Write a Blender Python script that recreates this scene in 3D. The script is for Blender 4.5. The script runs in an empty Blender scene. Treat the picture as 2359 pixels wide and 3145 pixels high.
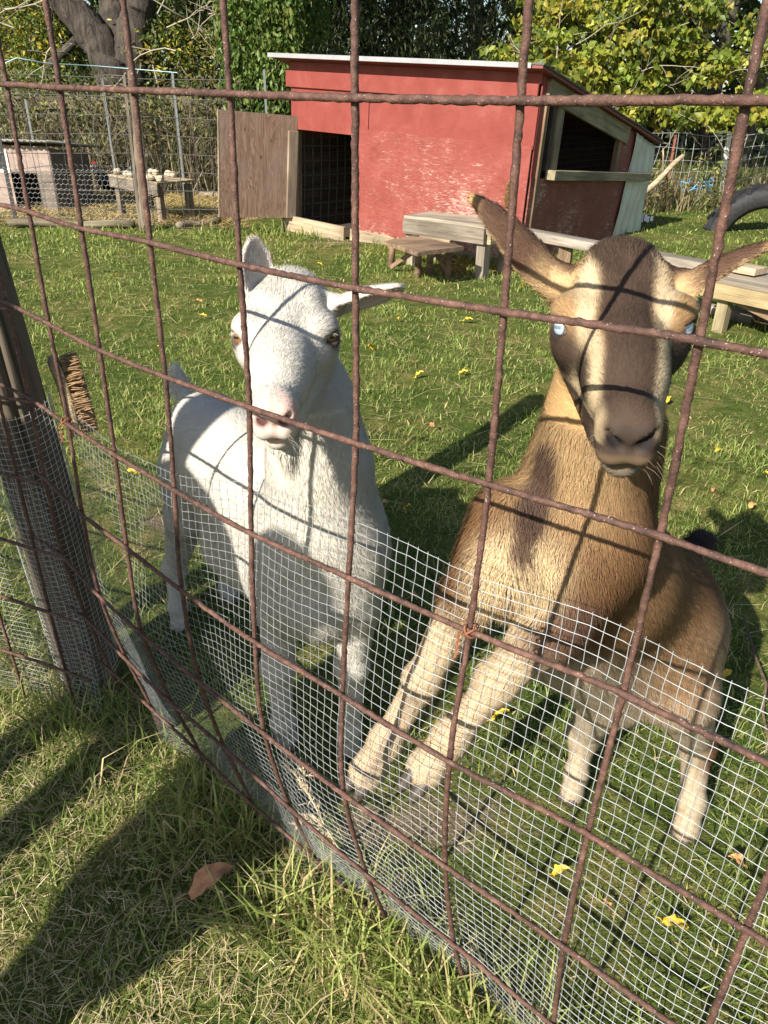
import bpy, bmesh, math, random
import numpy as np
from mathutils import Vector, Matrix, noise as mnoise

# ------------------------------------------------------------------ camera, light, exposure
SC = bpy.context.scene
COL = SC.collection
rng = np.random.default_rng(7)
random.seed(7)
R_ = math.radians

PITCH, ROLL, CAM_H = R_(28.5), R_(1.0), 1.2
_fw = Vector((0, math.cos(PITCH), -math.sin(PITCH)))
_up0 = Vector((0, math.sin(PITCH), math.cos(PITCH)))
_r0 = Vector((1, 0, 0))
_r = math.cos(ROLL) * _r0 + math.sin(ROLL) * _up0
_u = math.cos(ROLL) * _up0 - math.sin(ROLL) * _r0
cam_d = bpy.data.cameras.new('camera')
cam = bpy.data.objects.new('camera', cam_d)
COL.objects.link(cam)
cam.matrix_world = Matrix(((_r.x, _u.x, -_fw.x, 0), (_r.y, _u.y, -_fw.y, 0), (_r.z, _u.z, -_fw.z, CAM_H), (0, 0, 0, 1)))
cam_d.sensor_fit = 'VERTICAL'
cam_d.sensor_height = 24.0
cam_d.lens = 24.0 * 2330 / 3145
cam_d.clip_start = 0.02
cam_d.clip_end = 400
SC.camera = cam

SUN_AZ, SUN_EL = R_(36.0), R_(33.0)       # direction the light travels: right of straight ahead, and downward
W = bpy.data.worlds.new('World'); SC.world = W; W.use_nodes = True
nt = W.node_tree
bg = nt.nodes.get('Background') or nt.nodes.new('ShaderNodeBackground')
sky = nt.nodes.new('ShaderNodeTexSky'); sky.sky_type = 'NISHITA'; sky.sun_disc = False
sky.sun_elevation = SUN_EL; sky.sun_rotation = SUN_AZ + math.pi
sky.air_density = 1.0; sky.dust_density = 1.0
nt.links.new(sky.outputs[0], bg.inputs[0]); bg.inputs[1].default_value = 0.075
sun_d = bpy.data.lights.new('sun', 'SUN'); sun_d.energy = 5.0; sun_d.angle = R_(0.5); sun_d.color = (1.0, 0.93, 0.82)
sun = bpy.data.objects.new('sun', sun_d); COL.objects.link(sun)
_sd = Vector((math.sin(SUN_AZ) * math.cos(SUN_EL), math.cos(SUN_AZ) * math.cos(SUN_EL), -math.sin(SUN_EL)))
sun.rotation_mode = 'QUATERNION'; sun.rotation_quaternion = _sd.to_track_quat('-Z', 'Y'); sun.location = (-3, -6, 7)
SC.view_settings.view_transform = 'Standard'; SC.view_settings.look = 'None'
SC.view_settings.gamma = 1.0; SC.view_settings.exposure = 1.12; SC.view_settings.use_curve_mapping = False
SC.render.engine = 'CYCLES'
SC.cycles.max_bounces = 6; SC.cycles.diffuse_bounces = 3; SC.cycles.glossy_bounces = 2; SC.cycles.transmission_bounces = 4
SC.cycles.transparent_max_bounces = 8
SC.cycles.use_denoising = True

# ------------------------------------------------------------------ helpers
class MB:
    """collects primitives into one mesh"""
    def __init__(s): s.v = []; s.f = []; s.n = 0
    def add(s, v, f):
        v = np.asarray(v, float); s.v.append(v)
        s.f.extend([tuple(i + s.n for i in q) for q in f]); s.n += len(v)
    def box(s, c, d, rot=None):
        c = np.asarray(c, float); h = np.asarray(d, float) / 2
        v = np.array([[x, y, z] for x in (-1, 1) for y in (-1, 1) for z in (-1, 1)]) * h
        if rot is not None: v = v @ np.asarray(rot).T
        s.add(v + c, [(0, 1, 3, 2), (4, 6, 7, 5), (0, 4, 5, 1), (2, 3, 7, 6), (0, 2, 6, 4), (1, 5, 7, 3)])
    def tube(s, pts, r, sides=6, cap=True, jit=0.0):
        P = np.asarray(pts, float); n = len(P)
        r = np.broadcast_to(np.asarray(r, float), (n,))
        t = np.gradient(P, axis=0); t /= np.linalg.norm(t, axis=1, keepdims=True) + 1e-12
        a = np.array([0, 0, 1.0]) if abs(t[0, 2]) < .9 else np.array([1.0, 0, 0])
        u = np.cross(t, a); u /= np.linalg.norm(u, axis=1, keepdims=True) + 1e-12
        w = np.cross(t, u)
        ang = np.arange(sides) * 2 * math.pi / sides
        ring = np.cos(ang)[None, :, None] * u[:, None] + np.sin(ang)[None, :, None] * w[:, None]
        rr = r[:, None, None]
        if jit: rr = rr * (1 + jit * rng.uniform(-1, 1, (n, sides, 1)))
        v = (P[:, None] + ring * rr).reshape(-1, 3)
        f = []
        for i in range(n - 1):
            for j in range(sides):
                k = (j + 1) % sides
                f.append((i * sides + j, i * sides + k, (i + 1) * sides + k, (i + 1) * sides + j))
        if cap:
            f.append(tuple(range(sides - 1, -1, -1))); f.append(tuple((n - 1) * sides + j for j in range(sides)))
        s.add(v, f)
    def build(s, name, mat, parent=None, smooth=False):
        v = np.concatenate(s.v) if s.v else np.zeros((0, 3))
        me = bpy.data.meshes.new(name); me.from_pydata(v.tolist(), [], s.f); me.update()
        if smooth: me.polygons.foreach_set('use_smooth', np.ones(len(me.polygons), bool))
        return link(name, me, mat, parent)

def link(name, me, mat, parent=None):
    o = bpy.data.objects.new(name, me); COL.objects.link(o)
    if mat is not None:
        if len(me.materials) == 0: me.materials.append(mat)
    if parent is not None: o.parent = parent
    return o

def tag(o, label=None, cat=None, group=None, kind=None):
    if label: o['label'] = label
    if cat: o['category'] = cat
    if group: o['group'] = group
    if kind: o['kind'] = kind
    return o

def thing(name, label, cat, loc=(0, 0, 0), rot=(0, 0, 0), group=None):
    o = bpy.data.objects.new(name, None); COL.objects.link(o); o.location = loc; o.rotation_euler = rot
    o.empty_display_size = .1
    return tag(o, label, cat, group)

def fast_mesh(name, verts, loops, sizes, mat, parent=None, colors=None, smooth=False):
    """numpy mesh: loops flat vertex indices, sizes number of corners per polygon"""
    me = bpy.data.meshes.new(name)
    nv, nl, npg = len(verts), len(loops), len(sizes)
    me.vertices.add(nv); me.vertices.foreach_set('co', np.asarray(verts, np.float32).ravel())
    me.loops.add(nl); me.loops.foreach_set('vertex_index', np.asarray(loops, np.int32))
    me.polygons.add(npg)
    st = np.zeros(npg, np.int32); st[1:] = np.cumsum(sizes)[:-1]
    me.polygons.foreach_set('loop_start', st); me.polygons.foreach_set('loop_total', np.asarray(sizes, np.int32))
    me.update(calc_edges=True)
    if colors is not None:
        ca = me.color_attributes.new('Col', 'FLOAT_COLOR', 'POINT')
        c4 = np.ones((nv, 4), np.float32); c4[:, :3] = colors
        ca.data.foreach_set('color', c4.ravel())
    if smooth: me.polygons.foreach_set('use_smooth', np.ones(npg, bool))
    return link(name, me, mat, parent)

def board(name, p0, p1, w, t, mat, parent=None, side=(0, 0, 1), bev=.003, taper=None):
    """plank whose local X runs p0->p1; w is measured along 'side', t across it"""
    p0 = Vector(p0); p1 = Vector(p1); d = p1 - p0; L = d.length; x = d.normalized()
    y = Vector(side); y = (y - y.dot(x) * x).normalized(); z = x.cross(y)
    bm = bmesh.new()
    bmesh.ops.create_cube(bm, size=1.0)
    for v in bm.verts: v.co = Vector((v.co.x * L, v.co.y * w, v.co.z * t))
    if bev: bmesh.ops.bevel(bm, geom=bm.edges[:], offset=min(bev, t * .3, w * .3), segments=1, affect='EDGES')
    me = bpy.data.meshes.new(name); bm.to_mesh(me); bm.free()
    o = link(name, me, mat, parent)
    m = Matrix((x, y, z)).transposed().to_4x4(); m.translation = (p0 + p1) / 2
    o.matrix_local = m
    return o

# ------------------------------------------------------------------ material helpers
def mat_new(name):
    m = bpy.data.materials.new(name); m.use_nodes = True
    t = m.node_tree; p = t.nodes['Principled BSDF']
    return m, t, p
def N(t, typ, **kw):
    n = t.nodes.new(typ)
    for k, v in kw.items(): setattr(n, k, v)
    return n
def noise_(t, scale, detail=4, rough=.6, vec=None, dist=0.0):
    n = N(t, 'ShaderNodeTexNoise'); n.inputs['Scale'].default_value = scale; n.inputs['Detail'].default_value = detail
    n.inputs['Roughness'].default_value = rough; n.inputs['Distortion'].default_value = dist
    if vec is not None: t.links.new(vec, n.inputs['Vector'])
    return n
def ramp(t, fac, stops):
    r = N(t, 'ShaderNodeValToRGB'); e = r.color_ramp.elements
    while len(e) < len(stops): e.new(.5)
    for i, (p, c) in enumerate(stops):
        e[i].position = p; e[i].color = (*c, 1) if len(c) == 3 else c
    t.links.new(fac, r.inputs[0]); return r
def mixc(t, fac, a, b, mode='MIX'):
    m = N(t, 'ShaderNodeMix', data_type='RGBA', blend_type=mode)
    for s, x in ((m.inputs[0], fac), (m.inputs[6], a), (m.inputs[7], b)):
        if hasattr(x, 'links'): t.links.new(x, s)
        elif isinstance(x, (int, float)): s.default_value = x
        else: s.default_value = (*x, 1)
    return m.outputs[2]
def bump(t, p, h, strength=.4, dist=.01):
    b = N(t, 'ShaderNodeBump'); b.inputs['Strength'].default_value = strength; b.inputs['Distance'].default_value = dist
    t.links.new(h, b.inputs['Height']); t.links.new(b.outputs[0], p.inputs['Normal'])
def coords(t, scale=(1, 1, 1), kind='Object', randomise=True):
    c = N(t, 'ShaderNodeTexCoord'); m = N(t, 'ShaderNodeMapping'); m.inputs['Scale'].default_value = scale
    t.links.new(c.outputs[kind], m.inputs['Vector'])
    if randomise:
        oi = N(t, 'ShaderNodeObjectInfo'); v = N(t, 'ShaderNodeVectorMath', operation='SCALE')
        cb = N(t, 'ShaderNodeCombineXYZ')
        for i in range(3): t.links.new(oi.outputs['Random'], cb.inputs[i])
        v.inputs['Scale'].default_value = 37.0; t.links.new(cb.outputs[0], v.inputs[0])
        t.links.new(v.outputs[0], m.inputs['Location'])
    return m.outputs[0]

def wood(name, dark, mid, light, scale=1.0, rough=.85, speck=.0):
    m, t, p = mat_new(name)
    v = coords(t, (2.2 * scale, 34 * scale, 34 * scale))
    n1 = noise_(t, 1.0, 6, .65, v, .6)
    v2 = coords(t, (2 * scale, 5 * scale, 5 * scale)); n2 = noise_(t, 1.0, 3, .5, v2)
    v3 = coords(t, (6 * scale, 160 * scale, 160 * scale)); n3 = noise_(t, 1.0, 2, .5, v3)
    r1 = ramp(t, n1.outputs[0], [(.3, dark), (.5, mid), (.72, light)])
    st_ = ramp(t, n2.outputs[0], [(.42, (0, 0, 0)), (.62, (.75, .75, .75))]); c = mixc(t, st_.outputs[0], r1.outputs[0], [x * .45 for x in mid])
    oi = N(t, 'ShaderNodeObjectInfo')
    rr = ramp(t, oi.outputs['Random'], [(0, (.78, .78, .8)), (1, (1.12, 1.08, 1.02))])
    c = mixc(t, 1.0, c, rr.outputs[0], 'MULTIPLY')
    g = ramp(t, n3.outputs[0], [(.28, (.5, .48, .46)), (.42, (1, 1, 1))])
    c = mixc(t, .8, c, g.outputs[0], 'MULTIPLY')
    t.links.new(c, p.inputs['Base Color']); p.inputs['Roughness'].default_value = rough
    p.inputs['Specular IOR Level'].default_value = .25
    mm = N(t, 'ShaderNodeMath', operation='ADD'); t.links.new(n1.outputs[0], mm.inputs[0]); t.links.new(n3.outputs[0], mm.inputs[1])
    bump(t, p, mm.outputs[0], .6, .004)
    return m

def simple(name, col, rough=.7, var=.25, scale=20, metal=0.0, spec=.4, bmp=.2):
    m, t, p = mat_new(name)
    n = noise_(t, scale, 5, .6, coords(t))
    lo = [c * (1 - var) for c in col]; hi = [min(1, c * (1 + var)) for c in col]
    r = ramp(t, n.outputs[0], [(.3, lo), (.7, hi)])
    t.links.new(r.outputs[0], p.inputs['Base Color']); p.inputs['Roughness'].default_value = rough
    p.inputs['Metallic'].default_value = metal; p.inputs['Specular IOR Level'].default_value = spec
    if bmp: bump(t, p, n.outputs[0], bmp, .004)
    return m

def attr_mat(name, rough=.7, transl=0.0, var=.0, spec=.2):
    m, t, p = mat_new(name)
    a = N(t, 'ShaderNodeVertexColor'); a.layer_name = 'Col'
    c = a.outputs[0]
    t.links.new(c, p.inputs['Base Color']); p.inputs['Roughness'].default_value = rough
    p.inputs['Specular IOR Level'].default_value = spec
    if transl:
        tr = N(t, 'ShaderNodeBsdfTranslucent'); t.links.new(c, tr.inputs[0])
        mx = N(t, 'ShaderNodeMixShader'); mx.inputs[0].default_value = transl
        t.links.new(p.outputs[0], mx.inputs[1]); t.links.new(tr.outputs[0], mx.inputs[2])
        t.links.new(mx.outputs[0], t.nodes['Material Output'].inputs[0])
    return m

M = {}
def rust_mat():
    m, t, p = mat_new('rusty_steel')
    v = coords(t)
    n = noise_(t, 90, 5, .65, v); n2 = noise_(t, 420, 3, .6, v); n3 = noise_(t, 14, 3, .6, v)
    r = ramp(t, n.outputs[0], [(.3, (.035, .020, .017)), (.5, (.085, .045, .034)), (.68, (.14, .082, .064)), (.8, (.21, .15, .12))])
    r3 = ramp(t, n3.outputs[0], [(.35, (.75, .7, .68)), (.65, (1.15, 1.05, 1.0))])
    c = mixc(t, 1.0, r.outputs[0], r3.outputs[0], 'MULTIPLY')
    fl = ramp(t, n2.outputs[0], [(.64, (0, 0, 0)), (.72, (1, 1, 1))])
    c = mixc(t, fl.outputs[0], c, (.34, .29, .25))
    t.links.new(c, p.inputs['Base Color']); p.inputs['Roughness'].default_value = .72
    p.inputs['Specular IOR Level'].default_value = .35
    bump(t, p, n2.outputs[0], .7, .0015)
    return m
M['rust'] = rust_mat()
M['galv'] = simple('galvanised_wire', (.31, .325, .33), .45, .35, 60, metal=.25, spec=.6, bmp=0)
M['dull_wire'] = simple('dull_grey_wire', (.10, .095, .085), .6, .3, 30, metal=.3, bmp=0)
M['lt_wire'] = simple('light_grey_wire', (.42, .43, .42), .5, .2, 30, metal=.3, bmp=0)
M['grey_wood'] = wood('weathered_grey_wood', (.10, .078, .058), (.235, .195, .15), (.37, .33, .27))
M['post_wood'] = wood('old_round_post_wood', (.085, .068, .05), (.24, .20, .155), (.42, .37, .30), .9)
M['pale_wood'] = wood('pale_bare_wood', (.22, .165, .10), (.37, .30, .205), (.48, .40, .295))
M['bench_wood'] = wood('sun_bleached_wood', (.17, .14, .105), (.31, .27, .215), (.43, .39, .335))
M['brown_wood'] = wood('brown_old_wood', (.10, .065, .04), (.22, .15, .095), (.34, .25, .17))
M['mossy_wood'] = wood('greenish_timber', (.16, .135, .08), (.30, .26, .16), (.42, .38, .25))
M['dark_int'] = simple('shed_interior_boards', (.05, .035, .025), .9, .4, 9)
# ------------------------------------------------------------------ ground
M['ground'] = None
def ground_mat():
    m, t, p = mat_new('soil_and_turf')
    c = N(t, 'ShaderNodeTexCoord'); v = c.outputs['Object']
    n1 = noise_(t, 1.3, 5, .6, v); n2 = noise_(t, 9, 5, .7, v); n3 = noise_(t, 90, 4, .7, v)
    r1 = ramp(t, n2.outputs[0], [(.3, (.070, .100, .024)), (.5, (.135, .160, .046)), (.62, (.23, .205, .085)), (.76, (.36, .285, .175))])
    r2 = ramp(t, n1.outputs[0], [(.42, (.6, .75, .5)), (.62, (1.1, 1.0, .9))])
    col = mixc(t, 1.0, r1.outputs[0], r2.outputs[0], 'MULTIPLY')
    r3 = ramp(t, n3.outputs[0], [(.3, (.45, .45, .45)), (.6, (1.15, 1.15, 1.1))])
    col = mixc(t, .85, col, r3.outputs[0], 'MULTIPLY')
    # trodden bare earth in front of the shed door and round the post
    for (cx, cy, rx, ry) in ((-.50, 7.55, .75, .34), (-.62, 2.15, .42, .50), (.10, .98, .5, .18)):
        mp = N(t, 'ShaderNodeMapping'); mp.inputs['Location'].default_value = (-cx / rx, -cy / ry, 0); mp.inputs['Scale'].default_value = (1 / rx, 1 / ry, 0); t.links.new(v, mp.inputs[0])
        ln = N(t, 'ShaderNodeVectorMath', operation='LENGTH'); t.links.new(mp.outputs[0], ln.inputs[0])
        ad = N(t, 'ShaderNodeMath', operation='MULTIPLY_ADD'); ad.inputs[1].default_value = 1.3; t.links.new(n2.outputs[0], ad.inputs[0]); t.links.new(ln.outputs['Value'], ad.inputs[2])
        rr = ramp(t, ad.outputs[0], [(.85, (.9, .9, .9)), (1.0, (0, 0, 0))]); col = mixc(t, rr.outputs[0], col, mixc(t, n3.outputs[0], (.13, .095, .06), (.34, .26, .17)))
    t.links.new(col, p.inputs['Base Color']); p.inputs['Roughness'].default_value = .95
    p.inputs['Specular IOR Level'].default_value = .1
    mm = N(t, 'ShaderNodeMath', operation='ADD'); t.links.new(n2.outputs[0], mm.inputs[0]); t.links.new(n3.outputs[0], mm.inputs[1])
    bump(t, p, mm.outputs[0], .9, .03)
    return m
M['ground'] = ground_mat()
def gz(x, y):
    """height of the ground"""
    return .012 * np.sin(x * 2.1 + .4) * np.sin(y * 1.7 + 1.0) + .006 * np.sin(x * 5.3 + y * 3.1)
def make_ground():
    xs = np.concatenate([[-160, -60, -25, -14, -9], np.linspace(-6.5, 6.5, 131), [9, 14, 25, 60, 160]])
    ys = np.concatenate([[-40, -10, -4, -2], np.linspace(-1, 12, 131), [14, 18, 25, 60, 250]])
    X, Y = np.meshgrid(xs, ys); Z = gz(X, Y) * np.exp(-np.maximum(0, np.hypot(X, Y - 4) - 7) * .5)
    v = np.stack([X, Y, Z], -1).reshape(-1, 3); nx, ny = len(xs), len(ys)
    i = (np.arange(ny - 1)[:, None] * nx + np.arange(nx - 1)[None]).ravel()
    q = np.stack([i, i + 1, i + nx + 1, i + nx], 1)
    o = fast_mesh('ground', v, q.ravel(), np.full(len(q), 4), M['ground'], smooth=True)
    tag(o, kind='structure')
make_ground()

# ------------------------------------------------------------------ rusty wire panel fence (grid of ribbed rods, bulging where the goats lean)
FT = np.array([0.77111, -0.63670, 0.0]); FN = np.array([0.63670, 0.77111, 0.0])   # along the fence to the right; towards the goats
FO = np.array([-0.0288, 0.7030, 1.2062]); SP = 0.1524
# offset towards the goats (m) by row (0 = top row at eye height) and column (-1 .. 6)
ND = np.array([
 [.014, .012, -.002, -.006, -.007, -.004, .001, .005],
 [.016, .009, -.004, -.010, -.010, -.004, .004, .014],
 [.020, .006, -.007, -.012, -.011, -.004, .005, .022],
 [.022, .006, -.010, -.020, -.022, -.016, -.006, .015],
 [.020, .000, -.016, -.029, -.030, -.028, -.024, .000],
 [.020, .001, -.016, -.021, -.028, -.030, -.017, -.002],
 [.040, .026, .015, .007, .007, .012, .020, .022],
 [.065, .060, .055, .051, .058, .069, .073, .060],
 [.085, .085, .085, .085, .090, .100, .100, .090]])
ZD = np.array([
 [.008, .010, .007, .005, .003, .001, .001, .003],
 [-.139, -.139, -.144, -.143, -.147, -.149, -.146, -.142],
 [-.287, -.289, -.295, -.297, -.298, -.300, -.299, -.301],
 [-.443, -.445, -.445, -.447, -.453, -.453, -.455, -.460],
 [-.592, -.600, -.596, -.598, -.610, -.612, -.617, -.630],
 [-.750, -.760, -.757, -.766, -.768, -.773, -.793, -.810],
 [-.905, -.913, -.922, -.920, -.944, -.971, -.990, -1.00],
 [-1.05, -1.06, -1.07, -1.09, -1.118, -1.165, -1.18, -1.17],
 [-1.19, -1.20, -1.21, -1.23, -1.25, -1.28, -1.28, -1.28]])
def _cr(a, x):
    """catmull-rom sample of rows a at float index x (clamped)"""
    n = len(a); x = min(max(x, 0), n - 1 - 1e-9); i = int(x); f = x - i
    g = lambda k: a[min(max(k, 0), n - 1)]
    p0, p1, p2, p3 = g(i - 1), g(i), g(i + 1), g(i + 2)
    return .5 * ((2 * p1) + (-p0 + p2) * f + (2 * p0 - 5 * p1 + 4 * p2 - p3) * f * f + (-p0 + 3 * p1 - 3 * p2 + p3) * f ** 3)
def fence_pt(r, c, off=0.0):
    """point of the panel at float row r (negative above the top row) and column c"""
    rr = max(r, 0)
    nd = _cr(np.array([_cr(row, c + 1) for row in ND]), rr)
    zd = _cr(np.array([_cr(row, c + 1) for row in ZD]), rr)
    if r < 0: zd += -r * SP
    u = (c - 4) * SP
    return FO * [1, 1, 0] + FT * u + FN * (nd + off) + np.array([0, 0, zd + 1.2])
def rod(name, P, parent, seed):
    P = np.asarray(P)
    d = np.r_[0, np.cumsum(np.linalg.norm(np.diff(P, axis=0), axis=1))]
    n = int(d[-1] / .0055); s = np.linspace(0, d[-1], n)
    Q = np.stack([np.interp(s, d, P[:, k]) for k in range(3)], 1)
    rg = np.random.default_rng(seed)
    k = rg.normal(0, 1, n); k = np.convolve(k, np.ones(4) / 4, 'same')
    r = .0033 * (1 + .08 * np.sin(s / .0105 * 2 * math.pi + seed) + .11 * k)
    Q += rg.normal(0, .00025, Q.shape)
    mb = MB(); mb.tube(Q, r, 7)
    return mb.build(name, M['rust'], parent, smooth=True)
def make_fence():
    t = thing('wire_panel_fence', 'rusty steel wire panel fence with square openings standing between the viewer and the goats', 'fence', tuple(FO * [1, 1, 0]))
    org = np.array(t.location)
    C0, C1 = -1.3, 12.4
    for r in range(-2, 8):
        P = [fence_pt(r, c, -.0035) - org for c in np.arange(C0 - (.35 if r % 2 else .1), C1, .125)]
        rod('horizontal_rod', P, t, 100 + r)
    for c in range(-1, 13):
        P = [fence_pt(r, c, .0030) - org for r in np.arange(-2.1, 7.86 if c > 0 else 7.6, .125)]
        rod('vertical_rod', P, t, 200 + c)
    for (r, c) in ((3, 5), (3, 0)):
        mb = MB(); ctr = fence_pt(r, c) - org
        for k in range(2):
            a = np.linspace(0, 2 * math.pi * .94, 22)
            d1 = FT * (1 if k else -1) * .7 + np.array([0, 0, .7]); d1 /= np.linalg.norm(d1)
            mb.tube(ctr + .0085 * (np.cos(a)[:, None] * d1 + np.sin(a)[:, None] * FN) + (a / 6 * .004)[:, None] * FT, .0013, 5)
        a = np.linspace(0, 9, 30)
        mb.tube(ctr + np.stack([-.009 + .0022 * np.cos(a * 2.5), .0022 * np.sin(a * 2.5) - .004, -.004 - a * .0032], 1), .0012, 5)
        mb.build('tie_wire', M['tie'], t, True)
M['tie'] = simple('orange_rusted_tie_wire', (.20, .075, .035), .75, .3, 200)
make_fence()
# second panel of the same fence, carrying on beyond the post to the left
def make_fence_left():
    p0 = fence_pt(0, -1.0) * [1, 1, 0]
    t = thing('wire_panel_fence', 'rusty wire panel carrying on left of the leaning grey post at the picture edge', 'fence', tuple(p0))
    d = np.array([-.86, .36, 0]); d /= np.linalg.norm(d); nn = np.array([.36, .86, 0])
    for r in range(0, 8):
        z = 1.2 - .150 * r
        P = [d * s - nn * .004 + [0, 0, z + .004 * math.sin(s * 9 + r)] for s in np.arange(-.02, 1.25, .05)]
        rod('horizontal_rod', P, t, 300 + r)
    for c in range(0, 8):
        s = .06 + c * SP
        P = [d * s + nn * (.004 + .03 * max(0, .3 - z)) + [0, 0, z] for z in np.arange(.0, 1.4, .03)]
        rod('vertical_rod', P, t, 320 + c)
make_fence_left()

# ------------------------------------------------------------------ hardware cloth (half inch mesh) wired to the goat side of the panel
def cloth_top(c):
    """row of the upper edge of the mesh at column c"""
    return np.interp(c, [-1.2, 0, 1, 2, 3, 4, 5, 6, 7, 8.4], [2.9, 2.98, 3.05, 2.92, 2.66, 2.60, 2.66, 2.70, 2.72, 2.72])
def cloth_pt(r, c):
    wav = .006 * math.sin(c * 2.1 + r * .7) + .004 * math.sin(c * 4.7 + r * 2.3) + .012
    bow = .02 * math.exp(-((c - 1.0) / .5) ** 2) * math.exp(-((r - 3.6) / 1.0) ** 2)
    return fence_pt(r, c, wav + bow)
def make_cloth():
    mb = MB(); step = 1 / 12
    rows = np.arange(2.4, 7.95, step); cols = np.arange(-.14, 11.6, step)
    # evaluate a coarse lattice, then interpolate (fast)
    rc = np.arange(2.3, 8.06, .25); cc = np.arange(-.75, 12.0, .25)
    G = np.array([[cloth_pt(r, c) for c in cc] for r in rc])
    def samp(r, c):
        i = np.clip((r - rc[0]) / .25, 0, len(rc) - 1.001); j = np.clip((c - cc[0]) / .25, 0, len(cc) - 1.001)
        a = i.astype(int); b = j.astype(int); f = (i - a)[:, None]; g = (j - b)[:, None]
        return G[a, b] * (1 - f) * (1 - g) + G[a + 1, b] * f * (1 - g) + G[a, b + 1] * (1 - f) * g + G[a + 1, b + 1] * f * g
    R = .00044
    for k, r in enumerate(rows):
        c = np.arange(cols[0] - .01, cols[-1] + .02, .11)
        top = cloth_top(c); r_ = np.minimum(top + (k + .0) * step, 7.93)
        if r_.min() > 7.9: continue
        P = samp(r_, c) - FN * R * .9
        P[:, 2] += .0006 * np.sin(c * 31 + k)
        mb.tube(P, np.interp(c, [0, 3, 6], [.00024, .00036, .00044]), 4, cap=False)
    for k, c in enumerate(cols):
        tr = float(cloth_top(c)); r = np.arange(tr - .012, 7.93, .11)
        P = samp(r, np.full(len(r), c)) + FN * R * .9 + FT[None] * (.0006 * np.sin(r * 23 + k))[:, None]
        mb.tube(P, float(np.interp(c, [0, 3, 6], [.00027, .00036, .00044])), 4, cap=False)
    o = mb.build('wire_mesh', M['galv'], None, True)
    tag(o, 'fine silvery wire mesh fixed low behind the rusty panel in front of the goats', 'wire mesh')
make_cloth()

# ------------------------------------------------------------------ round weathered post at the left, with its mesh wrap and a brush
def make_post():
    base = Vector((-.672, 1.365, 0))
    t = thing('fence_post', 'thick grey weathered round post with deep cracks at the left edge', 'post', base, (R_(2.0), R_(-3.2), 0))
    rg = np.random.default_rng(3); n = 70; sides = 84
    z = np.linspace(-.1, 1.62, n); a = np.arange(sides) * 2 * math.pi / sides
    Z, A = np.meshgrid(z, a, indexing='ij')
    rad = .060 - .006 * (Z / 1.6)
    for k in range(12):   # long drying cracks
        a0 = rg.uniform(0, 6.28); w = rg.uniform(.035, .07); d = rg.uniform(.007, .016); ph = rg.uniform(0, 6)
        da = np.angle(np.exp(1j * (A - a0 - .10 * np.sin(Z * 2 + ph))))
        rad -= d * np.exp(-(da / w) ** 2) * (.55 + .45 * np.sin(Z * 3 + ph))
    rad += .0030 * np.sin(A * 5 + Z * 2.2) + .0022 * np.sin(A * 9 - Z * 5) + .0012 * np.sin(A * 23 + Z * 9) + .004 * np.exp(-((Z - .55) / .05) ** 2 - (np.angle(np.exp(1j * (A + 1.6))) / .4) ** 2)
    rad += .005 * np.exp(-((Z - .98) / .03) ** 2 - (np.angle(np.exp(1j * (A + .9))) / .3) ** 2)
    x = np.cos(A) * rad + .012 * np.sin(Z * 1.6) - .0 * Z; y = np.sin(A) * rad + .008 * np.sin(Z * 2)
    v = np.stack([x, y, Z], -1).reshape(-1, 3)
    i = np.arange(n - 1)[:, None] * sides; j = np.arange(sides)[None]; k = (j + 1) % sides
    q = np.stack([i + j, i + k, i + sides + k, i + sides + j], -1).reshape(-1, 4)
    lo = np.r_[q.ravel(), (n - 1) * sides + np.arange(sides)]
    m = M['post_z']
    fast_mesh('post', v, lo, np.r_[np.full(len(q), 4), sides], m, t, smooth=True)
    # staples
    for zz, aa in ((.72, -1.3), (.58, -1.1), (.40, -1.2), (.22, -1.0)):
        mb = MB(); p = np.array([math.cos(aa) * .062, math.sin(aa) * .062, zz])
        mb.box(p, (.012, .004, .003)); mb.build('staple', M['galv'], t)
    # wire mesh wrapped round the post
    mw = MB()
    rr = .068
    def pw(a, z): return np.stack([np.cos(a) * rr + .012 * np.sin(z * 1.6), np.sin(a) * rr, z], -1)
    for zz in np.arange(.06, .70, .0127):
        a = np.linspace(-2.6, .9, 26); zt = .72 - .03 * (a + 2.6) / 3.5
        mw.tube(pw(a, zz + .012 * np.sin(a * 1.1)), .00044, 4, cap=False)
    for a in np.arange(-2.6, .92, .187):
        z = np.arange(.05, .705, .05); mw.tube(pw(np.full(len(z), a), z + .012 * math.sin(a * 1.1)), .00044, 4, cap=False)
    o = mw.build('wire_mesh', M['galv2'], None, True); o.location = base; o.rotation_euler = t.rotation_euler
    tag(o, 'fine grey wire mesh wrapped round the thick round post', 'wire mesh')
    # mesh on the panel left of the post
    ml = MB()
    d = np.array([-.86, .36, 0]); d /= np.linalg.norm(d); nn = np.array([.386, .922, 0]); p0 = fence_pt(0, -1.0) * [1, 1, 0] + nn * .02
    for zz in np.arange(.0, .62, .0127):
        s = np.arange(.0, 1.05, .05)
        ml.tube(p0 + d * s[:, None] + nn * (.012 * np.sin(s * 9 + zz * 8))[:, None] + np.array([0, 0, 1.0]) * (zz - .02 + .006 * np.sin(s * 11))[:, None], .00044, 4, cap=False)
    for s in np.arange(.0, 1.05, .0127):
        z = np.arange(0, .63, .05)
        ml.tube(p0 + d * s + nn * (.012 * np.sin(s * 9 + z * 8))[:, None] + np.stack([0 * z, 0 * z, z - .02 + .006 * math.sin(s * 11)], 1), .00044, 4, cap=False)
    o = ml.build('wire_mesh', M['galv'], None, True)
    tag(o, 'fine silvery wire mesh along the panel left of the round post', 'wire mesh')
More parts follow.
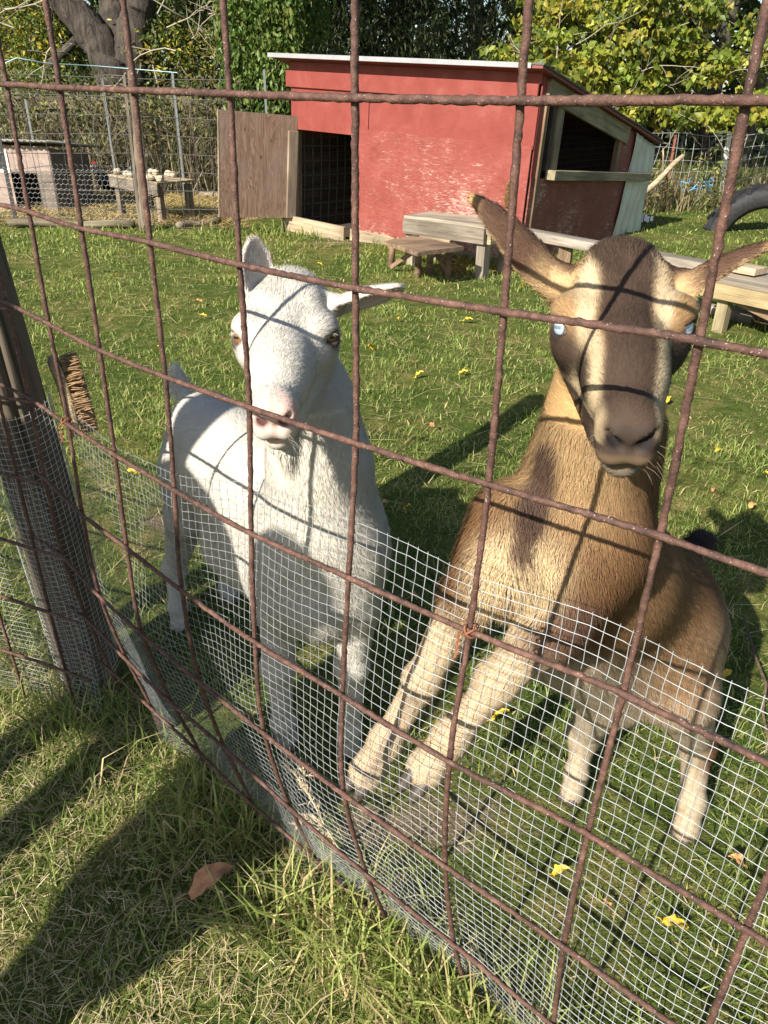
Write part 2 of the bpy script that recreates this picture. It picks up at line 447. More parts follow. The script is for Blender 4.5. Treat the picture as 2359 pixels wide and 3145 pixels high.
def wood_z(name, *a, **k):
    """same wood, grain along object Z"""
    m = wood(name, *a, **k)
    for n in m.node_tree.nodes:
        if n.type == 'MAPPING':
            s = n.inputs['Scale'].default_value; n.inputs['Scale'].default_value = (s[1], s[2], s[0])
    return m
M['post_z'] = wood_z('cracked_grey_post_wood', (.045, .035, .025), (.17, .138, .10), (.34, .29, .225), .8)
M['galv2'] = simple('dull_galvanised_wire', (.45, .46, .45), .5, .2, 60, metal=.2, bmp=0)
make_post()

def bristle_brush(name, label, loc, axis, up, out, L, wd, bl, nb, mat, bmat, seed):
    """oval brush: a wooden back with tufts; axis = long direction, out = bristle direction"""
    t = thing(name, label, 'brush', loc)
    X = np.array(axis, float); X /= np.linalg.norm(X); Z = np.array(out, float); Z -= Z @ X * X; Z /= np.linalg.norm(Z); Y = np.cross(Z, X)
    B = np.stack([X, Y, Z], 1)
    n = 28; a = np.arange(n) * 2 * math.pi / n
    ex = np.sign(np.cos(a)) * np.abs(np.cos(a)) ** .7 * L / 2; ey = np.sign(np.sin(a)) * np.abs(np.sin(a)) ** .8 * wd / 2
    rings = []
    for z, s in ((-.011, .86), (-.008, 1), (.006, 1), (.009, .92)): rings.append(np.stack([ex * s, ey * s, np.full(n, z) - .006 * (ex / L * 2) ** 2], 1))
    v = np.concatenate(rings) @ B.T; f = []
    for r in range(3):
        for j in range(n): f.append((r * n + j, r * n + (j + 1) % n, (r + 1) * n + (j + 1) % n, (r + 1) * n + j))
    f.append(tuple(range(n - 1, -1, -1))); f.append(tuple(3 * n + j for j in range(n)))
    mb = MB(); mb.add(v, f); mb.build('brush_back', mat, t, True)
    rg = np.random.default_rng(seed); tb = MB(); k = 0
    while k < nb:
        x, y = rg.uniform(-1, 1, 2)
        if abs(x) ** 2.4 + abs(y) ** 2.4 > .92: continue
        p = np.array([x * L / 2, y * wd / 2, .007]); e = p + [rg.normal(0, .004), rg.normal(0, .004), bl * rg.uniform(.85, 1.1)]
        tb.tube(np.stack([p, (p + e) / 2 + rg.normal(0, .001, 3), e]) @ B.T, [.0011, .0012, .0008], 3, cap=False); k += 1
    o = tb.build('bristles', bmat, t); o['kind'] = 'stuff'
    return t
M['brush_wood'] = wood('brush_back_wood', (.30, .20, .11), (.48, .36, .22), (.58, .46, .31), 2)
M['bristle'] = simple('tan_bristle', (.27, .17, .085), .8, .35, 60, bmp=0)
M['bristle_y'] = simple('straw_bristle', (.42, .29, .11), .8, .35, 60, bmp=0)
# ------------------------------------------------------------------ implicit-surface sculpting (round cones and ellipsoids, smoothly joined)
class SDF:
    def __init__(s): s.prims = []
    def cone(s, a, b, r1, r2, k=.02, op='+', M3=None, o3=None):
        a = np.asarray(a, float); b = np.asarray(b, float)
        if M3 is not None: a = M3 @ a + o3; b = M3 @ b + o3
        s.prims.append(('c', a, b, r1, r2, k, op)); return s
    def ball(s, c, r, k=.02, op='+', M3=None, o3=None):
        c = np.asarray(c, float)
        rot = np.eye(3) if M3 is None else M3
        if M3 is not None: c = M3 @ c + o3
        r = np.broadcast_to(np.asarray(r, float), (3,))
        s.prims.append(('e', c, r.copy(), rot, None, k, op)); return s
    def ellip(s, c, r, rot, k=.02, op='+'):
        s.prims.append(('e', np.asarray(c, float), np.asarray(r, float), np.asarray(rot, float), None, k, op)); return s
    def ear(s, base, tip, face, wid, th, cup, k=.012, rnd=(.85, .75)):
        base = np.asarray(base, float); tip = np.asarray(tip, float); e = tip - base; L = np.linalg.norm(e); e /= L
        f = np.asarray(face, float); f = f - f @ e * e; f /= np.linalg.norm(f); w = np.cross(e, f)
        s.prims.append(('ear', base, np.stack([e, w, f], 0), (L, wid, th, cup, rnd), None, k, '+')); return s
    def __call__(s, P):
        d = np.full(len(P), 1e3)
        for (ty, a, b, r1, r2, k, op) in s.prims:
            if ty == 'c':
                ba = b - a; l2 = ba @ ba; rr = r1 - r2; a2 = l2 - rr * rr; il2 = 1 / l2
                pa = P - a; y = pa @ ba; z = y - l2
                x2 = ((pa * l2 - y[:, None] * ba) ** 2).sum(1); y2 = y * y * l2; z2 = z * z * l2
                kk = np.sign(rr) * rr * rr * x2
                q = (np.sqrt(x2 * a2 * il2) + y * rr) * il2 - r1
                m1 = np.sign(z) * a2 * z2 > kk; m2 = np.sign(y) * a2 * y2 < kk
                q = np.where(m1, np.sqrt(x2 + z2) * il2 - r2, np.where(m2, np.sqrt(x2 + y2) * il2 - r1, q))
            elif ty == 'e':
                q0 = (P - a) @ r1; k0 = np.sqrt(((q0 / b) ** 2).sum(1)) + 1e-9; k1 = np.sqrt(((q0 / (b * b)) ** 2).sum(1)) + 1e-9
                q = k0 * (k0 - 1) / k1
            else:
                L, wid, th, cup, rnd = r1; q0 = (P - a) @ b.T; u = q0[:, 0] / L
                uu = np.clip(u, 0, 1); hw = wid * np.sin(np.pi * np.clip(.12 + .88 * uu, 0, 1) ** rnd[0]) ** rnd[1] + .004
                dv = np.abs(q0[:, 1]) - hw; du = np.maximum(-q0[:, 0], q0[:, 0] - L)
                dab = np.maximum(dv, du)
                cc = q0[:, 2] - cup * (q0[:, 1] / wid) ** 2 - .035 * (uu - .3) ** 2
                dc = np.abs(cc) - th * (1.15 - .5 * uu)
                h = np.maximum(.007 - np.abs(dab - dc), 0) / .007
                q = np.maximum(dab, dc) + h * h * .007 * .25
            if op == '+':
                h = np.maximum(k - np.abs(d - q), 0) / k; d = np.minimum(d, q) - h * h * k * .25
            else:
                h = np.maximum(k - np.abs(d + q), 0) / k; d = np.maximum(d, -q) + h * h * k * .25
        return d
    def grad(s, P, e=.0015):
        g = np.stack([s(P + np.eye(3)[i] * e) - s(P - np.eye(3)[i] * e) for i in range(3)], 1)
        return g / (np.linalg.norm(g, axis=1, keepdims=True) + 1e-9)
    def mesh(s, lo, hi, h):
        lo = np.asarray(lo, float); hi = np.asarray(hi, float); B = 4; H = h * B
        nb = np.ceil((hi - lo) / H).astype(int)
        ctr = np.stack(np.meshgrid(*[lo[i] + (np.arange(nb[i]) + .5) * H for i in range(3)], indexing='ij'), -1).reshape(-1, 3)
        dc = s(ctr).reshape(nb)
        F = np.repeat(np.repeat(np.repeat(dc, B, 0), B, 1), B, 2)
        act = np.argwhere(np.abs(dc) < H * 1.6 + .02)
        off = np.stack(np.meshgrid(*[np.arange(B)] * 3, indexing='ij'), -1).reshape(-1, 3)
        idx = (act[:, None] * B + off[None]).reshape(-1, 3)
        for c0 in range(0, len(idx), 400000):
            I = idx[c0:c0 + 400000]; F[I[:, 0], I[:, 1], I[:, 2]] = s(lo + (I + .5) * h)
        S = F < 0
        n = np.array(F.shape) - 1
        cnt = np.zeros(n, np.int8)
        for c in off[(off < 2).all(1)]: cnt += S[c[0]:c[0] + n[0], c[1]:c[1] + n[1], c[2]:c[2] + n[2]]
        cell = np.argwhere((cnt > 0) & (cnt < 8)); vid = -np.ones(n, np.int64); vid[tuple(cell.T)] = np.arange(len(cell))
        acc = np.zeros((len(cell), 3)); num = np.zeros(len(cell))
        cor = off[(off < 2).all(1)]
        for a in cor:
            for ax in range(3):
                if a[ax]: continue
                b = a.copy(); b[ax] = 1
                fa = F[tuple((cell + a).T)]; fb = F[tuple((cell + b).T)]; cr = (fa < 0) != (fb < 0)
                t = np.where(cr, fa / (fa - fb + 1e-12), 0)
                p = np.broadcast_to(a, (len(cell), 3)).astype(float).copy(); p[:, ax] += t
                acc += p * cr[:, None]; num += cr
        V = lo + (cell + acc / num[:, None] + .5) * h
        Q = []
        for ax in range(3):
            a1, a2 = (ax + 1) % 3, (ax + 2) % 3
            sl0 = [slice(None)] * 3; sl1 = [slice(None)] * 3; sl0[ax] = slice(0, -1); sl1[ax] = slice(1, None)
            A = S[tuple(sl0)]; Bm = S[tuple(sl1)]; e = np.argwhere(A != Bm)
            e = e[(e[:, a1] > 0) & (e[:, a2] > 0) & (e[:, a1] < n[a1]) & (e[:, a2] < n[a2])]
            q = []
            for (i, j) in ((1, 1), (0, 1), (0, 0), (1, 0)):
                c = e.copy(); c[:, a1] -= i; c[:, a2] -= j; q.append(vid[tuple(c.T)])
            q = np.stack(q, 1); flip = ~A[tuple(e.T)]
            q[flip] = q[flip][:, ::-1]; Q.append(q)
        Q = np.concatenate(Q); Q = Q[(Q >= 0).all(1)]
        for _ in range(2): V = V - s.grad(V) * np.clip(s(V), -h, h)[:, None]
        return V, Q, s.grad(V)

def px(x, y, Y):
    """world point at distance Y ahead that the camera sees at (x, y) of the 1659 x 2212 view: used to set out the bodies"""
    S_ = 2359 / 1659; f = 2330.
    d = _fw + ((x * S_ - 1179.5) / f) * _r + ((1572.5 - y * S_) / f) * _u
    return np.array(d) * (Y / d.y) + np.array([0, 0, CAM_H])

def head_sdf(s, R, o, sc=1.0, white=False):
    c = lambda p: R @ (np.asarray(p, float) * sc) + o
    def ball(p, r, k=.02, op='+'): s.ellip(c(p), np.asarray(np.broadcast_to(r, (3,)), float) * sc, R, k * sc, op)
    def cone(a, b, r1, r2, k=.02, op='+'): s.cone(c(a), c(b), r1 * sc, r2 * sc, k * sc, op)
    ball((0, -.025, .012), (.060, .070, .058), .03)                     # cranium
    cone((0, .02, .006), (0, .125, -.018), .048, .036, .025)             # bridge of the face
    cone((0, .10, -.016), (0, .185, -.040), .0375, .0285, .03)
    for q in (-1, 1):
        cone((q * .030, -.02, -.045), (q * .012, .14, -.072), .033, .020, .022)   # jaw
        ball((q * .045, .025, -.010), (.028, .05, .030), .03)                    # cheek bone
        ball((q * (.050 if white else .052), .036, .0255 if white else .0265), (.021, .030, .016) if white else (.023, .028, .017), .024 if white else .016)                    # brow
        ball((q * .030, -.010, .052), (.020, .03, .016), .02)                    # bump where the horn would be
    ball((0, -.05, .060), (.034, .035, .022), .03)                      # poll
    ball((0, .198, -.040), (.0255, .024, .0255), .016)                    # muzzle end
    for q in (-1, 1):
        ball((q * .0145, .206, -.040), (.0112, .0165, .0145), .010)         # nostril wing
        ball((q * .0125, .198, -.063), (.0158, .021, .0165), .012)         # lip pads
    ball((0, .176, -.088), (.0185, .022, .0135), .012)                    # chin
    # mouth line and nostrils are cut in
    for q in (-1, 1):
        cone((0, .2205, -.0785), (q * .029, .165, -.0755), .0026, .0022, .004, '-')
        s.cone(c((q * .0070, .2225, -.0545)), c((q * .0195, .2165, -.0395)), .0056 * sc, .0040 * sc, .004 * sc, '-')
    cone((0, .2245, -.058), (0, .2205, -.0765), .0020, .0018, .004, '-')
    for q in (-1, 1):
        e = np.array((q * .058, .043, .010))
        out = np.array((q * (.72 if white else .80), .68 if white else .58, .10)); out /= np.linalg.norm(out)
        ball(e - out * .004, .0215, .012)
        fw_ = np.array((-q * .58, .80, -.12)); fw_ /= np.linalg.norm(fw_); up = np.cross(out, fw_) * (1 if q < 0 else -1)
        up = up if up[2] > 0 else -up
        rot = np.stack([out, fw_, np.cross(out, fw_)], 1)
        s.ellip(c(e + out * .016), np.array((.012, .0185 if white else .0150, .0066 if white else .0074)) * sc, R @ rot, .006 * sc, '-')

def head_frame(w, pos):
    a = np.linalg.norm(w); return None

def eye_things(parent, R, o, sc, iris, lid, org, white=False):
    for q in (1, -1):
        e = np.array((q * .058, .043, .010)); out = np.array((q * (.72 if white else .80), .68 if white else .58, .10)); out /= np.linalg.norm(out)
        c = R @ ((e + out * .0015) * sc) + o - org
        me = bpy.data.meshes.new('eye'); bm = bmesh.new(); bmesh.ops.create_uvsphere(bm, u_segments=24, v_segments=16, radius=.0135 * sc)
        for f in bm.faces: f.smooth = True
        bm.to_mesh(me); bm.free()
        ob = link('eye', me, iris, parent)
        d = Vector(R @ out); up = Vector(R @ np.array((0, -.15, 1.0))); x = up.cross(d).normalized(); y = d.cross(x)
        m = Matrix((x, y, d)).transposed().to_4x4(); m.translation = Vector(c); ob.matrix_local = m

def eye_mat(name, iris_col, rim_col, pupil=(.012, .012, .015)):
    m, t, p = mat_new(name)
    v = coords(t, (1, 1, 1), 'Object', False)
    sx = N(t, 'ShaderNodeSeparateXYZ'); t.links.new(v, sx.inputs[0])
    cb = N(t, 'ShaderNodeCombineXYZ'); t.links.new(sx.outputs[0], cb.inputs[0]); t.links.new(sx.outputs[1], cb.inputs[1])
    ln = N(t, 'ShaderNodeVectorMath', operation='LENGTH'); t.links.new(cb.outputs[0], ln.inputs[0])
    r = ramp(t, ln.outputs['Value'], [(0, iris_col), (.0078, iris_col), (.0090, rim_col), (.012, (.55, .5, .48))])
    r.color_ramp.interpolation = 'LINEAR'
    # scale radius into the 0..1 range of the ramp
    mu = N(t, 'ShaderNodeMath', operation='MULTIPLY'); mu.inputs[1].default_value = 60; t.links.new(ln.outputs['Value'], mu.inputs[0])
    for e, x in zip(r.color_ramp.elements, (0, .50, .58, .75)): e.position = x
    t.links.new(mu.outputs[0], r.inputs[0])
    # horizontal slot pupil
    px_ = N(t, 'ShaderNodeMath', operation='ABSOLUTE'); py_ = N(t, 'ShaderNodeMath', operation='ABSOLUTE')
    t.links.new(sx.outputs[0], px_.inputs[0]); t.links.new(sx.outputs[1], py_.inputs[0])
    a = N(t, 'ShaderNodeMath', operation='LESS_THAN'); a.inputs[1].default_value = .0062; t.links.new(px_.outputs[0], a.inputs[0])
    b = N(t, 'ShaderNodeMath', operation='LESS_THAN'); b.inputs[1].default_value = .0019; t.links.new(py_.outputs[0], b.inputs[0])
    c = N(t, 'ShaderNodeMath', operation='MULTIPLY'); t.links.new(a.outputs[0], c.inputs[0]); t.links.new(b.outputs[0], c.inputs[1])
    col = mixc(t, c.outputs[0], r.outputs[0], pupil)
    t.links.new(col, p.inputs['Base Color']); p.inputs['Roughness'].default_value = .08; p.inputs['Specular IOR Level'].default_value = .6
    p.inputs['Coat Weight'].default_value = .6
    return m

def make_hair(name, parent, V, Q, Nn, flow, length, width, color, dens, count, seed, mat, lift=.35, curl=.25, org=np.zeros(3), var=.28):
    """short coat: tapering two-segment strips rooted on the skin, shaded with the skin's normal"""
    rg = np.random.default_rng(seed)
    T = np.concatenate([Q[:, [0, 1, 2]], Q[:, [0, 2, 3]]])
    A = V[T]; ar = .5 * np.linalg.norm(np.cross(A[:, 1] - A[:, 0], A[:, 2] - A[:, 0]), axis=1)
    wv = dens[T].mean(1) * ar; pr = wv / wv.sum()
    ti = rg.choice(len(T), count, p=pr)
    u = rg.random((count, 2)); fl = u.sum(1) > 1; u[fl] = 1 - u[fl]
    b = np.stack([1 - u.sum(1), u[:, 0], u[:, 1]], 1)
    I = T[ti]
    def lerp(X): return (X[I] * (b if X.ndim == 1 else b[:, :, None])).sum(1)
    P = lerp(V); n = lerp(Nn); n /= np.linalg.norm(n, axis=1, keepdims=True)
    f = lerp(flow); f = f - (f * n).sum(1, keepdims=True) * n; f /= np.linalg.norm(f, axis=1, keepdims=True) + 1e-9
    f = f + curl * rg.normal(0, 1, f.shape); f = f - (f * n).sum(1, keepdims=True) * n; f /= np.linalg.norm(f, axis=1, keepdims=True) + 1e-9
    L = lerp(length)[:, None] * rg.uniform(.6, 1.25, (count, 1)); w = lerp(width)[:, None] * rg.uniform(.7, 1.2, (count, 1))
    lf = lerp(lift)[:, None] * rg.uniform(.5, 1.5, (count, 1))
    p1 = P + (f * (1 - .4 * lf) + n * lf) * L * .5; p2 = p1 + (f + n * lf * .15) * L * .5
    sd = np.cross(f, n); 
    roll = rg.uniform(-.6, .6, (count, 1)); sd = sd * np.cos(roll) + n * np.sin(roll)
    root = P - n * .001
    vs = np.stack([root - sd * w * .5, root + sd * w * .5, p1 + sd * w * .4, p1 - sd * w * .4, p2], 1).reshape(-1, 3) - org
    base = np.arange(count) * 5
    loops = np.stack([base, base + 1, base + 2, base + 3, base + 3, base + 2, base + 4], 1).ravel()
    sizes = np.tile([4, 3], count)
    C = lerp(color) * rg.uniform(1 - var, 1 + var * .9, (count, 1)) * (1 + rg.normal(0, .03, (count, 3)))
    cols = np.repeat(np.clip(C, 0, 1), 5, 0)
    o = fast_mesh(name, vs, loops, sizes, mat, parent, cols, True)
    nn = np.repeat(n + .25 * f, 5, 0); nn /= np.linalg.norm(nn, axis=1, keepdims=True)
    o.data.normals_split_custom_set_from_vertices(nn.astype(np.float32).tolist())
    return o

def fur_mat(name, rough=.6, spec=.25, sheen=.0):
    m, t, p = mat_new(name)
    a = N(t, 'ShaderNodeVertexColor'); a.layer_name = 'Col'
    t.links.new(a.outputs[0], p.inputs['Base Color']); p.inputs['Roughness'].default_value = rough
    p.inputs['Specular IOR Level'].default_value = spec; p.inputs['Sheen Weight'].default_value = sheen
    return m
M['fur'] = fur_mat('goat_coat', .75, .13)
M['skin'] = fur_mat('goat_skin', .7, .16)
M['hoof'] = simple('horn_hoof', (.07, .055, .045), .55, .4, 40)
def sstep(a, b, x): t = np.clip((x - a) / (b - a), 0, 1); return t * t * (3 - 2 * t)
def mixa(a, b, w): return a * (1 - w[:, None]) + np.asarray(b)[None] * w[:, None]

def seg_w(P, a, b, r):
    """soft weight of points near segment a-b"""
    ba = b - a; h = np.clip(((P - a) @ ba) / (ba @ ba), 0, 1); d = np.linalg.norm(P - a - h[:, None] * ba, axis=1)
    return np.exp(-(d / r) ** 2)

def hoof_mesh(parent, c, fwd, org, up=(0, 0, 1), sc=1.0):
    """cloven hoof: two claws"""
    f = np.array(fwd, float); f /= np.linalg.norm(f); z = np.array(up, float); z -= z @ f * f; z /= np.linalg.norm(z); x = np.cross(f, z)
    for q in (-1, 1):
        mb = MB(); n = 10; a = np.arange(n) * 2 * math.pi / n; rings = []
        for (h, l, w, sh) in ((0, .026, .0115, .006), (.012, .024, .0115, .003), (.024, .017, .0105, -.004), (.032, .011, .009, -.008)):
            rings.append(np.asarray(c) - org + ((np.cos(a) * l + sh)[:, None] * f + (np.sin(a) * w + q * .0115)[:, None] * x + h * z) * sc)
        v = np.concatenate(rings); fs = [tuple(range(n - 1, -1, -1)), tuple(3 * n + j for j in range(n))]
        for r in range(3):
            for j in range(n): fs.append((r * n + j, r * n + (j + 1) % n, (r + 1) * n + (j + 1) % n, (r + 1) * n + j))
        mb.add(v, fs); mb.build('hoof', M['hoof'], parent, True)

# ------------------------------------------------------------------ the brown goat, standing up with its front feet on the fence
def build_goat(kind):
    s = SDF(); wh = kind == 'white'
    if not wh:
        R = np.array([[-.981, -.185, -.059], [.186, -.982, -.014], [-.055, -.025, .998]]); sc = 1.0; o = np.array([.263, .862, .979])
        N0 = o + R @ np.array((0, -.065, -.035)); 
        neck = [(N0, .058), (px(1300, 930, .935), .066), (px(1268, 1050, .94), .078), (px(1225, 1170, .935), .088)]
        trunk = [(px(1225, 1170, .935), .086), (px(1300, 1250, 1.00), .106), (px(1370, 1300, 1.07), .112), (px(1425, 1310, 1.12), .100)]
        brisket = (px(1108, 1240, .845), .042)
        legs = [ # front left of picture, front right of picture, hind left, hind right
            [(px(1092, 1120, .905), .047), (px(1012, 1290, .85), .034), (px(912, 1470, .81), .0215), (px(835, 1600, .785), .0195), (px(794, 1666, .772), .0265)],
            [(px(1290, 1190, .875), .070), (px(1195, 1352, .81), .040), (px(1076, 1470, .765), .0230), (px(975, 1592, .735), .0198), (px(922, 1658, .718), .0270)],
            [(px(1360, 1380, 1.06), .080), (px(1315, 1490, 1.03), .050), (px(1262, 1590, 1.09), .0255), (px(1245, 1670, 1.065), .0180), (px(1236, 1712, 1.05), .0230)],
            [(px(1445, 1370, 1.04), .088), (px(1470, 1500, .985), .055), (px(1505, 1610, 1.02), .0280), (px(1495, 1730, .985), .0195), (px(1482, 1790, .965), .0245)]]
        belly = [(px(1235, 1400, .985), .070), (px(1330, 1470, 1.03), .070)]
        tail = [px(1450, 1245, 1.17), px(1490, 1195, 1.20), px(1512, 1165, 1.23), px(1530, 1165, 1.26)]
        ears = [(R @ np.array((.052, -.035, .030)) + o, px(1037, 404, .865), (.25, .50, -.83)), (R @ np.array((-.052, -.035, .030)) + o, px(1668, 492, .80), (-.25, .50, -.83))]
    else:
        R = np.array([[-1.0, .014, -.016], [-.014, -1.0, -.005], [-.016, -.005, 1.0]]); sc = 1.0; o = np.array([-.144, 1.10, .895])
        N0 = o + R @ np.array((0, -.065, -.035))
        neck = [(N0, .056), (px(672, 880, 1.185), .064), (px(690, 1000, 1.19), .080), (px(700, 1130, 1.19), .098)]
        trunk = [(px(698, 1140, 1.20), .100), (px(600, 1085, 1.34), .118), (px(515, 1010, 1.48), .115), (px(452, 935, 1.585), .092)]
        brisket = (px(690, 1290, 1.15), .080)
        legs = [
            [(px(630, 1200, 1.17), .060), (px(608, 1310, 1.165), .043), (px(600, 1440, 1.160), .0285), (px(612, 1560, 1.175), .0200), (px(620, 1598, 1.18), .0240)],
            [(px(765, 1200, 1.17), .060), (px(768, 1310, 1.155), .043), (px(760, 1440, 1.140), .0275), (px(755, 1570, 1.155), .0195), (px(752, 1612, 1.155), .0240)],
            [(px(418, 1010, 1.575), .078), (px(402, 1120, 1.56), .046), (px(378, 1225, 1.62), .0255), (px(384, 1310, 1.585), .0190), (px(389, 1352, 1.565), .0240)],
            [(px(470, 1030, 1.66), .078), (px(490, 1120, 1.66), .045), (px(486, 1210, 1.73), .0245), (px(492, 1270, 1.705), .0190), (px(496, 1296, 1.69), .0235)]]
        belly = [(px(630, 1250, 1.22), .080), (px(520, 1170, 1.42), .085)]
        tail = [px(402, 860, 1.66), px(383, 820, 1.69), px(378, 796, 1.69)]
        ears = [(R @ np.array((.050, -.035, .032)) + o, px(527, 512, 1.13), (.80, -.60, -.1)), (R @ np.array((-.050, -.035, .032)) + o, px(866, 592, 1.09), (-.2, -.25, -.95))]
    for q in (neck, trunk):
        for (a, ra), (b, rb) in zip(q, q[1:]): s.cone(a, b, ra, rb, .05)
    for (a, ra), (b, rb) in zip(belly, belly[1:]): s.cone(a, b, ra, rb, .06)
    s.cone(trunk[0][0], brisket[0], trunk[0][1] * .75, brisket[1], .05)
    for i, lg in enumerate(legs):
        for j, ((a, ra), (b, rb)) in enumerate(zip(lg, lg[1:])): s.cone(a, b, ra, rb, .045 if j == 0 else .018)
        k = lg[2]; s.ball(k[0], k[1] * 1.10, .015)                              # knee / hock
        f = lg[3]; s.ball(f[0], f[1] * 1.22, .010)                              # fetlock
    for a, b in zip(tail, tail[1:]): s.cone(a, b, .016, .011, .02)
    head_sdf(s, R, o, sc, wh)
    for (b, t, fc) in ears: 
        s.cone(b - (t - b) * .05, b + (t - b) * .12, .019, .016, .02)
        s.ear(b, t, fc, .0260 if not wh else .027, .0058, .012, rnd=(.85, .75) if not wh else (1.15, .55))
    allp = np.array([p for q in (neck, trunk, belly) for p, _ in q] + [p for l in legs for p, _ in l] + tail + [e[1] for e in ears] + [R @ np.array((0, .24, 0)) + o])
    V, Q, Nn = s.mesh(allp.min(0) - .13, allp.max(0) + .13, .0038)
    def hit(x, y):
        d = px(x, y, 1.0) - np.array([0, 0, CAM_H]); d /= np.linalg.norm(d); t_ = .3
        for _ in range(80): t_ += float(s((np.array([0, 0, CAM_H]) + d * t_)[None])[0]) * .8
        return np.array([0, 0, CAM_H]) + d * min(t_, 3.0)
    # ---------------- colour of the coat
    h = (V - o) @ R / sc                                  # head coordinates: x sideways, y to the nose, z up
    on_head = sstep(-.11, -.06, h[:, 1]) * sstep(-.125, -.10, h[:, 2]) * (np.abs(h[:, 0]) < .075)
    hd = np.linalg.norm((V - o) / 1.0, axis=1)
    on_head = np.where((hd < .26) & (h[:, 1] > -.075) & (h[:, 2] > -.13) & (np.abs(h[:, 0]) < .078), 1.0, 0.0)
    ear_w = np.zeros(len(V)); ear_u = np.zeros(len(V)); ear_in = np.zeros(len(V))
    for (b, t, fc) in ears:
        e = t - b; L = np.linalg.norm(e); u = ((V - b) @ e) / L ** 2; d = np.linalg.norm(V - b - np.clip(u, 0, 1)[:, None] * e, axis=1)
        w = (d < .042) & (u > .12); ear_w = np.where(w, 1, ear_w); ear_u = np.where(w, u, ear_u)
        ff = np.asarray(fc, float); ff = ff - ff @ (e / L) * e / L; ff /= np.linalg.norm(ff); ear_in = np.where(w, Nn @ ff, ear_in)
        wd = np.cross(e / L, ff); lat = ((V - b) @ wd); ear_in = np.where(w, ear_in, ear_in)
        if not wh: ear_lat = np.where(w, -((V - b) @ np.array([0, 0, 1.0]) - np.clip(u, 0, 1) * e[2]), 0) if 'ear_lat' not in dir() else np.where(w, -((V - b)[:, 2] - np.clip(u, 0, 1) * e[2]), ear_lat)
    leg_w = [np.zeros(len(V)) for _ in range(4)]; leg_t = [np.zeros(len(V)) for _ in range(4)]
    for i, lg in enumerate(legs):
        best = np.full(len(V), 9.)
        for j in range(4):
            a, b = lg[j][0], lg[j + 1][0]; ba = b - a; tt = np.clip(((V - a) @ ba) / (ba @ ba), 0, 1)
            d = np.linalg.norm(V - a - tt[:, None] * ba, axis=1) / (lg[j][1] * (1 - tt) + lg[j + 1][1] * tt + .006)
            m = d < best; best = np.where(m, d, best); leg_t[i] = np.where(m, j + tt, leg_t[i])
        leg_w[i] = (best < 1.25).astype(float)
    nz = lambda f, k=0: np.array([mnoise.noise(Vector(v * f + k)) for v in V]) if False else np.sin(V[:, 0] * f * 6 + 1.3 * np.sin(V[:, 1] * f * 5 + k)) * np.sin(V[:, 2] * f * 5.3 + 1.1 * np.sin(V[:, 0] * f * 4.1)) * .5
    if not wh:
        TAN = np.array((.50, .305, .125)); CREAM = np.array((.56, .42, .245)); BROWN = np.array((.125, .064, .030)); DARK = np.array((.066, .043, .030)); BLK = np.array((.022, .018, .018)); PALE = np.array((.47, .365, .235))
        c = np.tile(BROWN, (len(V), 1))
        # lighter neck and throat, browner towards the shoulders
        nk = np.exp(-((V - hit(1225, 1000)) ** 2 @ np.array([180, 90, 120.]))) ; c = mixa(c, (.31, .20, .10), np.clip(nk * 1.1, 0, 1))
        c = mixa(c, (.35, .235, .12), seg_w(V, N0, neck[1][0] + np.array([-.04, -.03, -.02]), .070))
        # dark streak down the front of the neck
        pass
        # pale chest
        ch = np.maximum(seg_w(V, hit(1085, 1200), hit(1080, 1290), .040), seg_w(V, hit(1150, 1215), hit(1130, 1300), .045)); c = mixa(c, CREAM * .92, np.clip(ch * 1.5 - .12, 0, .97))
        st = seg_w(V, hit(1178, 985), hit(1150, 1110), .024); c = mixa(c, (.060, .037, .028), np.clip(st * 2.0 - .3, 0, .95))
        st = seg_w(V, hit(1150, 1110), hit(1125, 1180), .015); c = mixa(c, (.070, .042, .030), np.clip(st * 2.0 - .3, 0, .9))
        st2 = seg_w(V, hit(1122, 1180), hit(1095, 1290), .008); c = mixa(c, DARK * 1.6, np.clip(st2 * 1.4 - .2, 0, .75))
        # belly and flanks
        bl = sstep(.52, .40, V[:, 2]) * (V[:, 1] > .87); c = mixa(c, (.50, .42, .31), bl * .9)
        hq = seg_w(V, hit(1440, 1300), hit(1480, 1450), .10); c = mixa(c, (.25, .145, .072), np.clip(hq, 0, .9))
        for i in range(4):
            t_ = leg_t[i]; w = leg_w[i]
            c = mixa(c, PALE if i < 2 else (.43, .35, .245), w * sstep(*((.95, 1.35) if i < 2 else (1.6, 2.2)), t_))
        # grey stripe down the front of the fore legs, dark patch at the elbow
        l0 = legs[0]; c = mixa(c, (.22, .16, .12), seg_w(V, l0[2][0] + np.array([-.01, -.024, .0]), l0[4][0] + np.array([.0, -.024, .01]), .007) * .75 * leg_w[0])
        c = mixa(c, (.115, .065, .045), np.clip(seg_w(V, hit(1250, 1340), hit(1190, 1385), .034) * 1.4 - .1, 0, .9))
        c = mixa(c, (.20, .09, .04), leg_w[3] * sstep(1.2, 1.5, leg_t[3]) * sstep(2.6, 2.2, leg_t[3]) * sstep(-.02, .02, (V - legs[3][2][0])[:, 0]))
        # tail: black tip
        tw = np.maximum(seg_w(V, tail[1], tail[2], .03), seg_w(V, tail[2], tail[-1], .03)); c = mixa(c, BLK, np.clip(tw * 1.3, 0, 1))
        # ---- face
        x, y, z = h[:, 0], h[:, 1], h[:, 2]; ax = np.abs(x + .002 * np.sin(y * 60))
        f = np.tile((.28, .17, .08), (len(V), 1))
        f = mixa(f, (.38, .26, .135), sstep(.04, .0, np.abs(y - .03)) * (z > 0))
